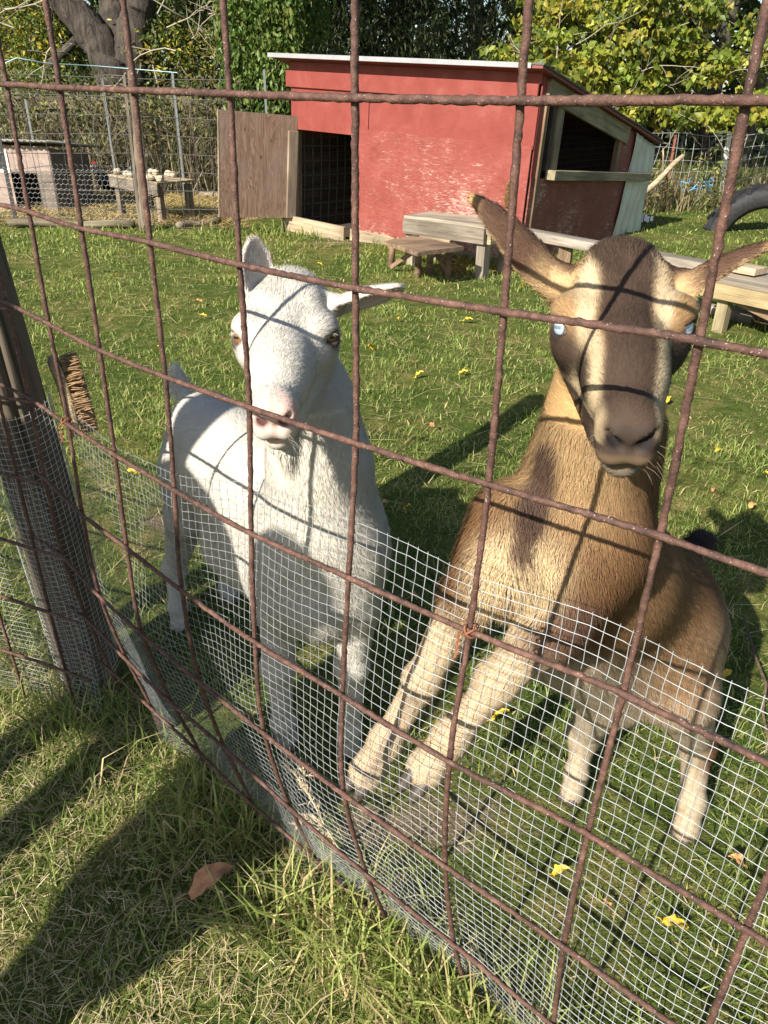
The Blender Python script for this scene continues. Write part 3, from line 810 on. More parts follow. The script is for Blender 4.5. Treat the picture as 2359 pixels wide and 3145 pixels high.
        # dark lower cheeks
        f = mixa(f, DARK, sstep(.012, -.012, z - .012 + .05 * (y - .05)) * sstep(.050, .066, y + .3 * np.maximum(ax - .03, 0)))
        f = mixa(f, DARK * .9, sstep(.0, .02, y - .02) * sstep(.0, -.03, z + .0) * (ax > .03))
        # pale stripe from above the eye to the nostril
        cx = np.interp(y, [-.06, .02, .05, .10, .17, .215], [.046, .041, .0385, .0345, .0285, .0245]); ww = np.interp(y, [-.05, .03, .06, .12, .20], [.022, .018, .0105, .0075, .0062])
        sw = np.exp(-((ax - cx) / ww) ** 4) * (z > -.052 - .0 * y) * sstep(-.045, -.01, y)
        f = mixa(f, (.54, .42, .26), np.clip(sw * 1.05, 0, 1) * sstep(.222, .206, y))
        # dark bridge
        bw = np.interp(y, [-.06, -.02, .03, .10, .17, .22], [.052, .036, .028, .026, .024, .024])
        f = mixa(f, DARK, sstep(.006, -.006, ax - bw) * (z > -.075))
        f = mixa(f, DARK * .85, sstep(-.03, -.055, y) * (z > .0))
        f = mixa(f, np.array((.055, .039, .031)), sstep(.207, .213, y) * (z > -.062) * (z < -.030) * (ax < .020))             # nose pad
        for q in (-1, 1):
            nd = np.linalg.norm(h - np.array((q * .0140, .217, -.047)), axis=1); f = mixa(f, (.014, .011, .011), sstep(.011, .006, nd))
        f = mixa(f, np.array((.21, .145, .09)), sstep(.15, .17, y) * sstep(-.058, -.068, z) * .85)
        f = mixa(f, np.array((.20, .16, .12)), sstep(.14, .16, y) * sstep(-.079, -.085, z))      # pale lower lip
        f = mixa(f, np.array((.46, .29, .13)), sstep(-.055, -.08, z) * sstep(.13, .10, y))
        for q in (-1, 1):
            e = np.array((q * .064, .048, .010)); de = np.linalg.norm(h - e, axis=1); f = mixa(f, (.035, .026, .024), sstep(.0215, .0135, de))
        c = np.where(on_head[:, None] > .5, f, c)
        ew = mixa(np.tile(np.array((.115, .065, .042)), (len(V), 1)), (.52, .36, .19), np.clip(sstep(-.25, .25, ear_in) + sstep(.5, .2, ear_u) * sstep(-.012, .006, ear_lat), 0, 1))
        ew = mixa(ew, (.42, .26, .12), sstep(.88, .97, ear_u))
        c = np.where(ear_w[:, None] > .5, ew, c)
        c *= (1 + .12 * nz(4.0, 2))[:, None]
    else:
        c = np.tile(np.array((.53, .50, .44)), (len(V), 1))
        x, y, z = h[:, 0], h[:, 1], h[:, 2]
        c = mixa(c, (.56, .51, .41), seg_w(V, px(640, 1030, 1.05), px(640, 1150, 1.07), .06) * .5)
        pk = sstep(.196, .212, y) * on_head * (np.abs(x) < .032); c = mixa(c, (.60, .38, .34), pk * .8 * sstep(-.072, -.05, z))
        c = mixa(c, (.58, .39, .34), on_head * sstep(.165, .18, y) * np.exp(-((z + .082) / .006) ** 2) * .9)
        c = mixa(c, (.55, .36, .31), on_head * np.exp(-((x) / .004) ** 2) * sstep(.2, .21, y) * .8)
        for q in (-1, 1):
            e = np.array((q * .064, .048, .008)); de = np.linalg.norm(h - e, axis=1); c = mixa(c, (.06, .036, .03), on_head * sstep(.022, .0135, de) * .95)
            c = mixa(c, (.40, .32, .28), on_head * sstep(.036, .018, de) * sstep(.014, .020, de) * .35)
            nd = np.linalg.norm(h - np.array((q * .0140, .217, -.047)), axis=1); c = mixa(c, (.10, .045, .04), on_head * sstep(.011, .006, nd))
        c = mixa(c, (.62, .50, .46), ear_w * sstep(.1, .7, ear_in) * .45)
        leg_dirt = sum(leg_w[i] * sstep(2.6, 3.9, leg_t[i]) for i in range(4)); c = mixa(c, (.60, .54, .44), np.clip(leg_dirt, 0, 1) * .5)
        c *= (1 + .03 * nz(5.0, 1))[:, None]
    c = np.clip(c, .005, .86)
    org = np.array([o[0], trunk[2][0][1], 0.0]) if False else np.array([float(np.mean([l[-1][0][0] for l in legs])), float(np.mean([l[-1][0][1] for l in legs])), 0.0])
    name = 'goat'
    lbl = 'white hornless goat with half closed eyes standing behind the wire mesh' if wh else 'brown goat with dark striped face and pale eyes standing up against the fence'
    body = fast_mesh(name, V - org, Q.ravel(), np.full(len(Q), 4), M['skin'], None, c * (.88 if wh else .72), True)
    body.location = org; tag(body, lbl, 'goat')
    # ---------------- coat
    flow = np.tile(np.array([0, 0, -1.0]), (len(V), 1))
    bd = (trunk[-1][0] - trunk[0][0]); bd /= np.linalg.norm(bd)
    tw = np.exp(-(np.min([np.linalg.norm(V - p, axis=1) for p, _ in trunk[1:]], 0) / .17) ** 2)
    flow = flow * (1 - .75 * tw)[:, None] + bd * (.9 * tw)[:, None]
    for i, lg in enumerate(legs):
        dl = lg[4][0] - lg[1][0]; dl /= np.linalg.norm(dl); w = leg_w[i] * sstep(.7, 1.2, leg_t[i]); flow = flow * (1 - w)[:, None] + dl * w[:, None]
    fh = np.stack([h[:, 0] * 6, np.full(len(V), -1.0), .25 + 0 * V[:, 0]], 1) @ R.T
    flow = np.where(on_head[:, None] > .5, fh, flow)
    for (b, t, fc) in ears:
        e = t - b; e /= np.linalg.norm(e); w = ear_w * (((V - b) @ e) > .01) * (np.linalg.norm(V - b, axis=1) < .25); flow = np.where(w[:, None] > .5, e + np.array([0, 0, -.25]), flow)
    length = np.full(len(V), .014 if wh else .022)
    length = np.where(on_head > .5, np.interp(h[:, 1], [-.05, .03, .12, .18, .205, .22], [.018, .012, .0095, .0075, .0065, .003]), length)
    length = np.where((on_head > .5) & (h[:, 1] < .0) & (h[:, 2] > .035), .024, length)
    for i in range(4): length = np.where((leg_w[i] > .5) & (leg_t[i] > 1.2), .0085, length)
    length = np.where(ear_w > .5, .009, length)
    length += .022 * seg_w(V, brisket[0], brisket[0] + np.array([0, -.03, -.05]), .07)
    length = np.maximum(length, .045 * np.maximum(seg_w(V, tail[0], tail[2], .03), seg_w(V, tail[1], tail[-1], .03)))
    for q in (-1, 1):
        de = np.linalg.norm(h - np.array((q * .066, .050, .010)), axis=1); length = np.where(de < .019, .0015, length)
    width = np.full(len(V), .00080); width = np.where((on_head > .5) | (ear_w > .5), .00066, width)
    cm = np.array([0, 0, CAM_H]); vd = cm - V; vd /= np.linalg.norm(vd, axis=1, keepdims=True)
    dens = np.where((Nn * vd).sum(1) > -.25, 1.0, .25); dens = np.where(on_head > .5, dens * 2.3, dens); dens = np.where((on_head > .5) & (h[:, 1] > .214) & (h[:, 2] < -.034) & (np.abs(h[:, 0]) < .017), dens * .08, dens)
    dens = np.where(length < .002, 0, dens); dens = np.where(ear_w > .5, dens * 1.3, dens)
    hc = c.copy()
    make_hair('coat', body, V, Q, Nn, flow, length, width, hc, dens, 125000 if not wh else 120000, 11 + wh, M['fur'], np.where(on_head > .5, .14, .26 if not wh else .20), .22, org, .27 if not wh else .13)
    if wh:   # beard and tuft
        bm_ = SDF(); root = R @ np.array((0, .13, -.10)) + o; rg = np.random.default_rng(4); mb = MB(); k = 0
        bv, bl, bs, bc, bn = [], [], [], [], []
        for k in range(4200):
            q_ = rg.normal(0, 1); yb = rg.uniform(-.055, .03); p = root + R @ np.array((q_ * .011, yb, rg.uniform(.0, .012))); L = rg.uniform(.35, 1.0) * .12 * math.exp(-(q_ / 1.6) ** 2) * (1 - abs(yb + .012) / .075)
            d = np.array([rg.normal(0, .07) - q_ * .04, .10 + rg.normal(0, .06), -1.0]); d /= np.linalg.norm(d); e = p + d * L; m_ = (p + e) / 2 + np.array([rg.normal(0, .004), rg.normal(0, .004), 0])
            w = .00035; sd = np.array([-1.0, 0, 0]); i0 = len(bv)
            bv += [p - sd * w, p + sd * w, m_ + sd * w, m_ - sd * w, e]; bl += [i0, i0 + 1, i0 + 2, i0 + 3, i0 + 3, i0 + 2, i0 + 4]; bs += [4, 3]
            nn_ = np.array([rg.normal(0, .5), -1, .25]); bn += [nn_ / np.linalg.norm(nn_)] * 5; cc_ = np.array((.56, .52, .44)) * rg.uniform(.92, 1.05); bc += [cc_] * 5
        ob = fast_mesh('beard', np.array(bv) - org, bl, bs, M['fur'], body, np.array(bc), True)
        ob.data.normals_split_custom_set_from_vertices(np.array(bn).tolist())
    # whiskers and lashes
    rg = np.random.default_rng(19); wv, wl, ws, wc = [], [], [], []
    for k in range(84):
        q = 1 if k % 2 else -1
        if k < 54: p = np.array((q * rg.uniform(.008, .030), rg.uniform(.165, .212), rg.uniform(-.085, -.05))); d = np.array((q * rg.uniform(.3, 1), rg.uniform(-.1, .9), rg.uniform(-.7, .1))); L = rg.uniform(.010, .026)
        else: p = np.array((q * .066, .043 + rg.uniform(-.010, .012), .0175)); d = np.array((q * 1.0, .5 + rg.normal(0, .3), rg.uniform(-.25, .15))); L = rg.uniform(.008, .015)
        p = R @ p + o; d = R @ d; d /= np.linalg.norm(d); e = p + d * L + np.array([0, 0, -.18 * L]); m_ = p + d * L * .5; sd = np.cross(d, (0, -1, .3)); sd /= np.linalg.norm(sd); w = .00012; i0 = len(wv)
        wv += [p - sd * w, p + sd * w, m_ + sd * w, m_ - sd * w, e]; wl += [i0, i0 + 1, i0 + 2, i0 + 3, i0 + 3, i0 + 2, i0 + 4]; ws += [4, 3]; wc += [np.array((.55, .5, .43)) if wh else (np.array((.20, .16, .12)) if k < 54 else np.array((.05, .04, .03)))] * 5
    fast_mesh('whiskers', np.array(wv) - org, wl, ws, M['fur'], body, np.array(wc), False)['kind'] = 'stuff'
    iris = eye_mat('amber_eye', (.20, .10, .035), (.05, .03, .02)) if wh else eye_mat('pale_blue_eye', (.33, .43, .51), (.05, .05, .06), (.14, .18, .22))
    eye_things(body, R, o, sc, iris, None, org, wh)
    # hooves
    for i, lg in enumerate(legs):
        p = lg[4][0]; 
        if not wh and i < 2:
            d = lg[4][0] - lg[3][0]; d /= np.linalg.norm(d); f = np.array([-.55, -.75, -.15]) ; hoof_mesh(body, p + d * .024, f, org, -d, .86)
        else:
            g = p.copy(); g[2] = max(.0, p[2] - .038); f = np.array([.25, -1.0, 0]) if wh else np.array([-.75, -.65, 0]); hoof_mesh(body, g, f, org, (0, 0, 1), .9)
    return body
goat_brown = build_goat('brown')
goat_white = build_goat('white')
bristle_brush('scrub_brush', 'wooden scrub brush with tan bristles hung on the thick round post', tuple(px(146, 856, 1.40)), (.10, 0, -.97), 0, (.9, .35, .1), .165, .05, .030, 900, M['brush_wood'], M['bristle'], 5)
def gp(x, y, z=0.0):
    """world point at height z seen at (x, y) of the 1659-wide view: used to set furniture out on the grass"""
    p = px(x, y, 1.0) - np.array([0, 0, CAM_H]); return p * ((z - CAM_H) / p[2]) + np.array([0, 0, CAM_H])

# ------------------------------------------------------------------ red goat shed
def red_mat(name, wear, seed):
    m, t, p = mat_new(name)
    v = coords(t, (1, 1, 1), 'Object', False)
    mp = N(t, 'ShaderNodeMapping'); mp.inputs['Location'].default_value = (seed, seed * 2.3, seed * .7); t.links.new(v, mp.inputs[0]); v = mp.outputs[0]
    big = noise_(t, 1.7, 4, .6, v); mp2 = N(t, 'ShaderNodeMapping'); mp2.inputs['Scale'].default_value = (13, 13, 62); t.links.new(v, mp2.inputs[0])
    fine = noise_(t, 1.0, 6, .7, mp2.outputs[0], 1.4); blot = noise_(t, 5.5, 5, .65, v, .4)
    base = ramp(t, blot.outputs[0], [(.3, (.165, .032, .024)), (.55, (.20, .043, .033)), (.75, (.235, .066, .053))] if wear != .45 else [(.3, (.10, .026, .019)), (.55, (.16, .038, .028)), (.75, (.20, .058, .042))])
    col = base.outputs[0]
    if wear:
        sx = N(t, 'ShaderNodeSeparateXYZ'); t.links.new(coords(t, (1, 1, 1), 'Object', False), sx.inputs[0])
        hz = N(t, 'ShaderNodeMapRange'); hz.inputs[1].default_value = .05; hz.inputs[2].default_value = .98; hz.inputs[3].default_value = .03 * wear; hz.inputs[4].default_value = -.055
        t.links.new(sx.outputs[2], hz.inputs[0])
        a = N(t, 'ShaderNodeMath', operation='MULTIPLY'); a.inputs[1].default_value = .40; t.links.new(big.outputs[0], a.inputs[0])
        b = N(t, 'ShaderNodeMath', operation='MULTIPLY_ADD'); b.inputs[1].default_value = .60; t.links.new(fine.outputs[0], b.inputs[0]); t.links.new(a.outputs[0], b.inputs[2])
        c = N(t, 'ShaderNodeMath', operation='ADD'); t.links.new(b.outputs[0], c.inputs[0]); t.links.new(hz.outputs[0], c.inputs[1])
        r = ramp(t, c.outputs[0], [(.535, (0, 0, 0)), (.585, (.65, .65, .65)), (.67, (1, 1, 1))])
        chalk = ramp(t, c.outputs[0], [(.42, (0, 0, 0)), (.60, (.32, .32, .32))])
        col = mixc(t, chalk.outputs[0], col, (.33, .155, .13))
        col = mixc(t, r.outputs[0], col, (.44, .32, .26))
    if wear == 1.0:
        g = N(t, 'ShaderNodeMath', operation='MULTIPLY_ADD'); g.inputs[1].default_value = .16; t.links.new(blot.outputs[0], g.inputs[0]); g.inputs[2].default_value = .0
        lt = N(t, 'ShaderNodeMath', operation='SUBTRACT'); t.links.new(g.outputs[0], lt.inputs[0]); t.links.new(sx.outputs[2], lt.inputs[1])
        gr = ramp(t, lt.outputs[0], [(0, (0, 0, 0)), (.07, (.6, .6, .6))]); col = mixc(t, gr.outputs[0], col, (.24, .17, .12))
    t.links.new(col, p.inputs['Base Color']); p.inputs['Roughness'].default_value = .6; p.inputs['Specular IOR Level'].default_value = .3
    bump(t, p, fine.outputs[0], .35, .004)
    return m
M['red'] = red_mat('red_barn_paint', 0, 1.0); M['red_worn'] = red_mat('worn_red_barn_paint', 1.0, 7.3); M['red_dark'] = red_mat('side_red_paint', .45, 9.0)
def ply_mat():
    m, t, p = mat_new('weathered_plywood')
    v = coords(t, (1, 1, 1), 'Object', False)
    mp = N(t, 'ShaderNodeMapping'); mp.inputs['Scale'].default_value = (7, 7, 1.1); t.links.new(v, mp.inputs[0])
    wv = noise_(t, 1.0, 3, .5, mp.outputs[0], 1.2)
    s = N(t, 'ShaderNodeMath', operation='MULTIPLY'); s.inputs[1].default_value = 16; t.links.new(wv.outputs[0], s.inputs[0])
    fr = N(t, 'ShaderNodeMath', operation='FRACT'); t.links.new(s.outputs[0], fr.inputs[0])
    gr = ramp(t, fr.outputs[0], [(0, (.15, .088, .055)), (.55, (.21, .13, .09)), (.85, (.28, .19, .14)), (1, (.165, .10, .065))])
    mp2 = N(t, 'ShaderNodeMapping'); mp2.inputs['Scale'].default_value = (70, 70, 3); t.links.new(v, mp2.inputs[0])
    fi = noise_(t, 1, 4, .6, mp2.outputs[0]); big = noise_(t, 2.2, 4, .6, v)
    c = mixc(t, 1.0, gr.outputs[0], ramp(t, fi.outputs[0], [(.3, (.72, .72, .72)), (.7, (1.2, 1.2, 1.2))]).outputs[0], 'MULTIPLY')
    c = mixc(t, ramp(t, big.outputs[0], [(.45, (0, 0, 0)), (.7, (.8, .8, .8))]).outputs[0], c, (.225, .175, .14))
    t.links.new(c, p.inputs['Base Color']); p.inputs['Roughness'].default_value = .8; bump(t, p, fr.outputs[0], .25, .002)
    return m
M['ply'] = ply_mat()
M['roof'] = simple('tar_paper_roof', (.085, .085, .085), .9, .35, 25)
M['drip'] = simple('aluminium_drip_edge', (.30, .30, .31), .4, .10, 10, metal=.15, spec=.6, bmp=.05)
M['tarp'] = simple('pale_tarpaulin', (.47, .49, .39), .5, .14, 5, spec=.4, bmp=.5)
M['knot'] = simple('dark_knot', (.10, .06, .04), .8, .3, 50, bmp=0)

def panel(name, c0, c1, th, mat, parent, axis):
    """rectangular sheet in local shed coordinates: c0,c1 opposite corners in (u,z); axis 'x' = front (y const) or 'y' = side (x const)"""
    (u0, z0), (u1, z1), off = c0, c1, th[0]; t_ = th[1]
    mb = MB()
    if axis == 'x': mb.box(((u0 + u1) / 2, off, (z0 + z1) / 2), (u1 - u0, t_, z1 - z0))
    else: mb.box((off, (u0 + u1) / 2, (z0 + z1) / 2), (t_, u1 - u0, z1 - z0))
    return mb.build(name, mat, parent)
def poly_panel(name, pts, nrm, th, mat, parent):
    pts = np.asarray(pts, float); n = np.asarray(nrm, float); k = len(pts)
    mb = MB(); mb.add(np.concatenate([pts - n * th / 2, pts + n * th / 2]), [tuple(range(k - 1, -1, -1)), tuple(range(k, 2 * k))] + [(i, (i + 1) % k, k + (i + 1) % k, k + i) for i in range(k)])
    return mb.build(name, mat, parent)

def make_shed():
    t = thing('goat_shed', 'small red plywood goat shed with sloping roof and open plywood door', 'shed', (-1.0, 8.26, .05), (0, R_(2.3), -math.atan2(.606, .795)))
    Wd, D = 2.64, 2.60
    rz = lambda y: 1.475 - (y + .13) * .205       # underside of the roof
    # front skin
    panel('upper_panel', (.02, .895), (.968, 1.25), (0, .012), M['red'], t, 'x')
    panel('upper_panel', (.976, .93), (Wd, 1.25), (0, .012), M['red'], t, 'x')
    panel('front_panel', (.84, .075), (Wd - .005, .955), (-.014, .013), M['red_worn'], t, 'x')
    board('trim_board', (-.03, -.018, 1.315), (Wd - .01, -.018, 1.315), .135, .022, M['red'], t)
    board('trim_board', (.0, .004, 1.42), (Wd, .004, 1.42), .075, .02, M['red'], t)
    board('base_board', (.80, -.012, .02), (Wd, -.012, .015), .13, .03, M['pale_wood'], t)
    board('base_board', (.80, -.03, -.07), (Wd, -.03, -.075), .09, .05, M['brown_wood'], t)
    # door frame, sill and latch
    board('door_post', (.045, .05, -.05), (.045, .05, .90), .07, .05, M['brown_wood'], t, (1, 0, 0))
    board('door_post', (.80, .04, .02), (.80, .04, .93), .035, .05, M['pale_wood'], t, (1, 0, 0))
    board('latch_block', (.815, -.03, .81), (.815, -.03, .92), .025, .02, M['pale_wood'], t, (1, 0, 0))
    board('door_sill', (-.02, -.07, .035), (.79, -.09, .03), .15, .035, M['pale_wood'], t)
    board('sill_end', (-.045, -.075, -.09), (-.045, -.075, .11), .045, .05, M['mossy_wood'], t, (1, 0, 0))
    # inside
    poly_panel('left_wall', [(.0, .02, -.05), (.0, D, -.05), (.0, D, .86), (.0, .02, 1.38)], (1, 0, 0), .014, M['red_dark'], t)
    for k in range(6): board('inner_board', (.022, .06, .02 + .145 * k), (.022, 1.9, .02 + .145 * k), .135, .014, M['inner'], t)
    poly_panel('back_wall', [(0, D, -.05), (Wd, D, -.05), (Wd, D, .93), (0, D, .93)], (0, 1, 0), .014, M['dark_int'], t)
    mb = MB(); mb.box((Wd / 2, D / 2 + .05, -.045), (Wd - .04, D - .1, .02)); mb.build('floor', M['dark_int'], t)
    gm = MB()
    for x in np.arange(.12, 1.7, .125): gm.tube([(.06, x, -.02), (.065, x + .01, .5), (.06, x, 1.0)], .006, 5)
    for z in np.arange(.06, 1.0, .135): gm.tube([(.068, .08, z + .012), (.068, .8, z - .008), (.068, 1.75, z + .01)], .007, 5)
    gm.build('inner_wire_panel', M['dull_wire'], t)['kind'] = 'stuff'
    # right-hand side
    X = Wd
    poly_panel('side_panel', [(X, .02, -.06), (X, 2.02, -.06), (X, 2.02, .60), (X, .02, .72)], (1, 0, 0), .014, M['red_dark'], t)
    board('stud', (X, .12, -.0), (X, .12, rz(.12) - .02), .05, .04, M['brown_wood'], t, (0, 1, 0))
    board('stud', (X - .01, .40, .76), (X - .01, .40, rz(.4) - .03), .085, .045, M['mossy_wood'], t, (0, 1, 0))
    board('stud', (X - .015, .28, .76), (X - .015, .28, rz(.28) - .03), .05, .04, M['dark_int'], t, (0, 1, 0))
    board('stud', (X - .01, 1.72, .66), (X - .01, 1.72, rz(1.72) - .03), .08, .045, M['brown_wood'], t, (0, 1, 0))
    board('side_rafter', (X + .012, .10, rz(.10) - .075), (X + .012, 1.86, rz(1.86) - .075), .145, .035, M['mossy_wood'], t)
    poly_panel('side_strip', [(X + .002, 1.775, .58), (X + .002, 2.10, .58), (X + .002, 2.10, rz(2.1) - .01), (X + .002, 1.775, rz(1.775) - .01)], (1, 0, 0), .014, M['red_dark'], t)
    poly_panel('gable_panel', [(X - .004, .02, 1.30), (X - .004, .16, 1.30), (X - .004, .16, rz(.16)), (X - .004, .02, rz(.02))], (1, 0, 0), .012, M['red'], t)
    poly_panel('corner_panel', [(X - .004, .015, .72), (X - .004, .10, .72), (X - .004, .10, 1.30), (X - .004, .015, 1.30)], (1, 0, 0), .012, M['red'], t)
    board('window_sill', (X + .045, .27, .735), (X + .045, 2.50, .60), .075, .09, M['mossy_wood'], t)
    # netting in the opening
    nm = MB()
    for a in np.arange(.45, 1.72, .05):
        nm.tube([(X - .05, a, .68), (X - .05, a, rz(a) - .08)], .0006, 3, cap=False)
    for b in np.arange(.70, 1.3, .05): nm.tube([(X - .05, .45, b), (X - .05, 1.72, b)], .0006, 3, cap=False)
    nm.build('window_netting', M['dull_wire'], t)['kind'] = 'stuff'
    # tarpaulin over the rear corner, rippled
    n, k = 26, 22; ys = np.linspace(2.0, 2.64, n); v = []
    for j in range(k):
        f = j / (k - 1)
        for i, y in enumerate(ys):
            top = rz(y) - .02; z = top + (-.085 - top) * f
            yy = y + (.05 * math.sin(f * 5 + .6) * (1 - i / n) - .03 * f * (1 - i / n))
            xx = X + .018 + .014 * math.sin(y * 38 + f * 3) * (.3 + f) + .01 * math.sin(f * 9 + y * 7)
            if .42 < f < .62: xx += .03 * math.exp(-((f - .5) / .05) ** 2) * 0
            v.append((xx, yy, z))
    q = [(j * n + i, j * n + i + 1, (j + 1) * n + i + 1, (j + 1) * n + i) for j in range(k - 1) for i in range(n - 1)]
    mb = MB(); mb.add(v, q); o = mb.build('tarpaulin', M['tarp'], t, True)
    so = o.modifiers.new('thick', 'SOLIDIFY'); so.thickness = .004
    # roof
    x0, x1, y0, y1 = -.11, Wd + .07, -.15, D + .06
    poly_panel('roof_deck', [(x0, y0, rz(y0) + .012), (x1, y0, rz(y0) + .012), (x1, y1, rz(y1) + .012), (x0, y1, rz(y1) + .012)], (0, .2, .98), .02, M['soffit'], t)
    poly_panel('roof_felt', [(x0 - .01, y0 - .004, rz(y0) + .031), (x1 + .01, y0 - .004, rz(y0) + .031), (x1 + .012, y1 + .01, rz(y1) + .031), (x0 - .01, y1 + .01, rz(y1) + .031)], (0, .2, .98), .012, M['roof'], t)
    board('drip_edge', (x0 - .012, y0 - .016, rz(y0) + .018), (x1 - .09, y0 - .016, rz(y0) + .018), .036, .006, M['drip'], t)
    # door: swings outwards to the left on its right-hand edge, a sub-assembly of ply and batten
    inv = Matrix.Translation(t.location) @ t.rotation_euler.to_matrix().to_4x4(); inv.invert()
    L = lambda p: np.array(inv @ Vector(p))
    a, b, c, d = L(px(474, 469, 7.72)), L(px(636, 470, 8.17)), L(px(642, 252, 8.17)), L(px(469, 235, 7.72))
    nrm = np.cross(b - a, d - a); nrm /= np.linalg.norm(nrm)
    e1 = (b - a); ww = np.linalg.norm(e1); e1 /= ww; e3 = np.cross(nrm, e1) * -1; e3 = e3 if e3[2] > 0 else -e3
    hh = (np.linalg.norm(d - a) + np.linalg.norm(c - b)) / 2
    mb = MB(); mb.box((0, 0, hh / 2), (ww, .014, hh)); door = mb.build('door', M['ply'], t)
    m = Matrix((e1, np.cross(e3, e1), e3)).transposed().to_4x4(); m.translation = Vector((a + b) / 2); door.matrix_local = m
    bt = board('door_batten', (ww / 2 - .052, -.022, .0), (ww / 2 - .052, -.022, hh * .86), .10, .028, M['batten'], door, (1, 0, 0))
    mb = MB()
    mb.box((-ww / 2 - .002, 0, hh / 2), (.006, .018, hh)); mb.build('door_edge', M['pale_wood'], door)
    rg = np.random.default_rng(8)
    for k in range(9):
        mb = MB(); x, z = rg.uniform(-.38, .28) * ww / .9, rg.uniform(.12, .85) * hh
        an = np.arange(10) * .628; r = rg.uniform(.006, .011)
        mb.add(np.stack([x + r * .8 * np.cos(an), np.full(10, -.0085), z + r * 1.3 * np.sin(an)], 1), [tuple(range(9, -1, -1))]); mb.build('knot', M['knot'], door)
    return t
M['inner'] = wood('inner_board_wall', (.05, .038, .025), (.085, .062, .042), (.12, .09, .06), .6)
M['soffit'] = simple('red_soffit', (.16, .04, .03), .6, .2, 8)
M['batten'] = wood('batten_wood', (.23, .175, .125), (.31, .24, .175), (.38, .31, .235), 1)
shed = make_shed()
_sm = Matrix.Translation(shed.location) @ shed.rotation_euler.to_matrix().to_4x4()
def shed_pt(p): return np.array(_sm @ Vector(p))
_bx = shed_pt((2.50, -.045, .60)); _nx = np.array(_sm.to_3x3() @ Vector((0, -1, 0))); _zx = np.array(_sm.to_3x3() @ Vector((.05, 0, 1)))
bristle_brush('scrub_brush', 'oval scrub brush with straw coloured bristles nailed to the red shed wall', tuple(_bx), _zx, 0, _nx, .22, .065, .022, 700, M['brush_wood'], M['bristle_y'], 9)

# ------------------------------------------------------------------ low platform, stool, beam, right-hand platform
def make_platform():
    A = gp(889, 571); B = gp(1040, 597); d = (B - A); d /= np.linalg.norm(d); nn = np.array([-d[1], d[0], 0])
    t = thing('wooden_platform', 'low timber platform with grey edge board in front of the red shed', 'platform', tuple((A + B) / 2)); o = np.array(t.location)
    A = A - o; B = B - o; H = .305
    for k, (p, s) in enumerate(((A, 1), (B, 1), (A + nn * .32, 1), (B + nn * .32, 1))):
        board('leg', p + [0, 0, -.03], p + [0, 0, H], .075, .085, M['bench_wood'], t, tuple(d))
    a, b = A - d * .05, B + d * .04
    board('front_board', a - nn * .055 + [0, 0, H - .00], b - nn * .055 + [0, 0, H - .00], .115, .035, M['grey_wood'], t)
    board('side_board', b + d * .02 - nn * .03 + [0, 0, H - .01], b + d * .02 + nn * .36 + [0, 0, H - .01], .10, .035, M['mossy_wood'], t)
    board('kick_board', A + d * .14 - nn * .085 + [0, 0, H - .105], A + d * .44 - nn * .085 + [0, 0, H - .105], .10, .02, M['pale_wood'], t)
    for k in range(3):
        q = nn * (.0 + k * .125)
        board('top_plank', a + q + [0, 0, H + .068], b + q + [0, 0, H + .068 + .004 * (k % 2)], .118, .025, M['bench_wood'], t, tuple(nn))
    return t, o + b + np.array([0, 0, H])
plat, plat_end = make_platform()
def make_stool():
    L1, L2, L3, L4 = gp(844, 577), gp(902, 598), gp(969, 597), gp(928, 590)
    c = (L1 + L2 + L3 + L4) / 4; c[2] = 0
    t = thing('wooden_stool', 'small worn wooden stool with splayed braces beside the low platform', 'stool', tuple(c)); H = .235
    for p in (L1, L2, L3, L4): 
        mb = MB(); q = p - c; mb.tube([q + [0, 0, -.03], q * .97 + [0, 0, H * .5], q * .93 + [0, 0, H]], [.027, .026, .025], 8); mb.build('leg', M['brown_wood'], t, True)
    T = [gp(832, 520, H + .03), gp(903, 546, H + .03), gp(1003, 533, H + .03), gp(893, 508, H + .03)]
    d = (T[1] - T[0] + T[2] - T[3]) / 2; d /= np.linalg.norm(d); T = [p - c for p in T]
    for k in range(3):
        f0, f1 = k / 3 + .005, (k + 1) / 3 - .005
        q = [T[0] * (1 - f0) + T[1] * f0, T[3] * (1 - f0) + T[2] * f0, T[3] * (1 - f1) + T[2] * f1, T[0] * (1 - f1) + T[1] * f1]
        poly_panel('seat_plank', [(p[0], p[1], H + .015 + .002 * k) for p in q], (0, 0, 1), .03, M['brown_wood'], t)
    board('brace', (L2 - c) + [0, 0, H - .02], (L1 + (L1 - L2) * -.15 - c) + np.array([-.03, -.12, .03]), .035, .02, M['brown_wood'], t)
    board('brace', (L4 - c) * .95 + [0, 0, H - .02], (L3 - c) * .97 + [0, 0, .03], .035, .02, M['brown_wood'], t)
make_stool()
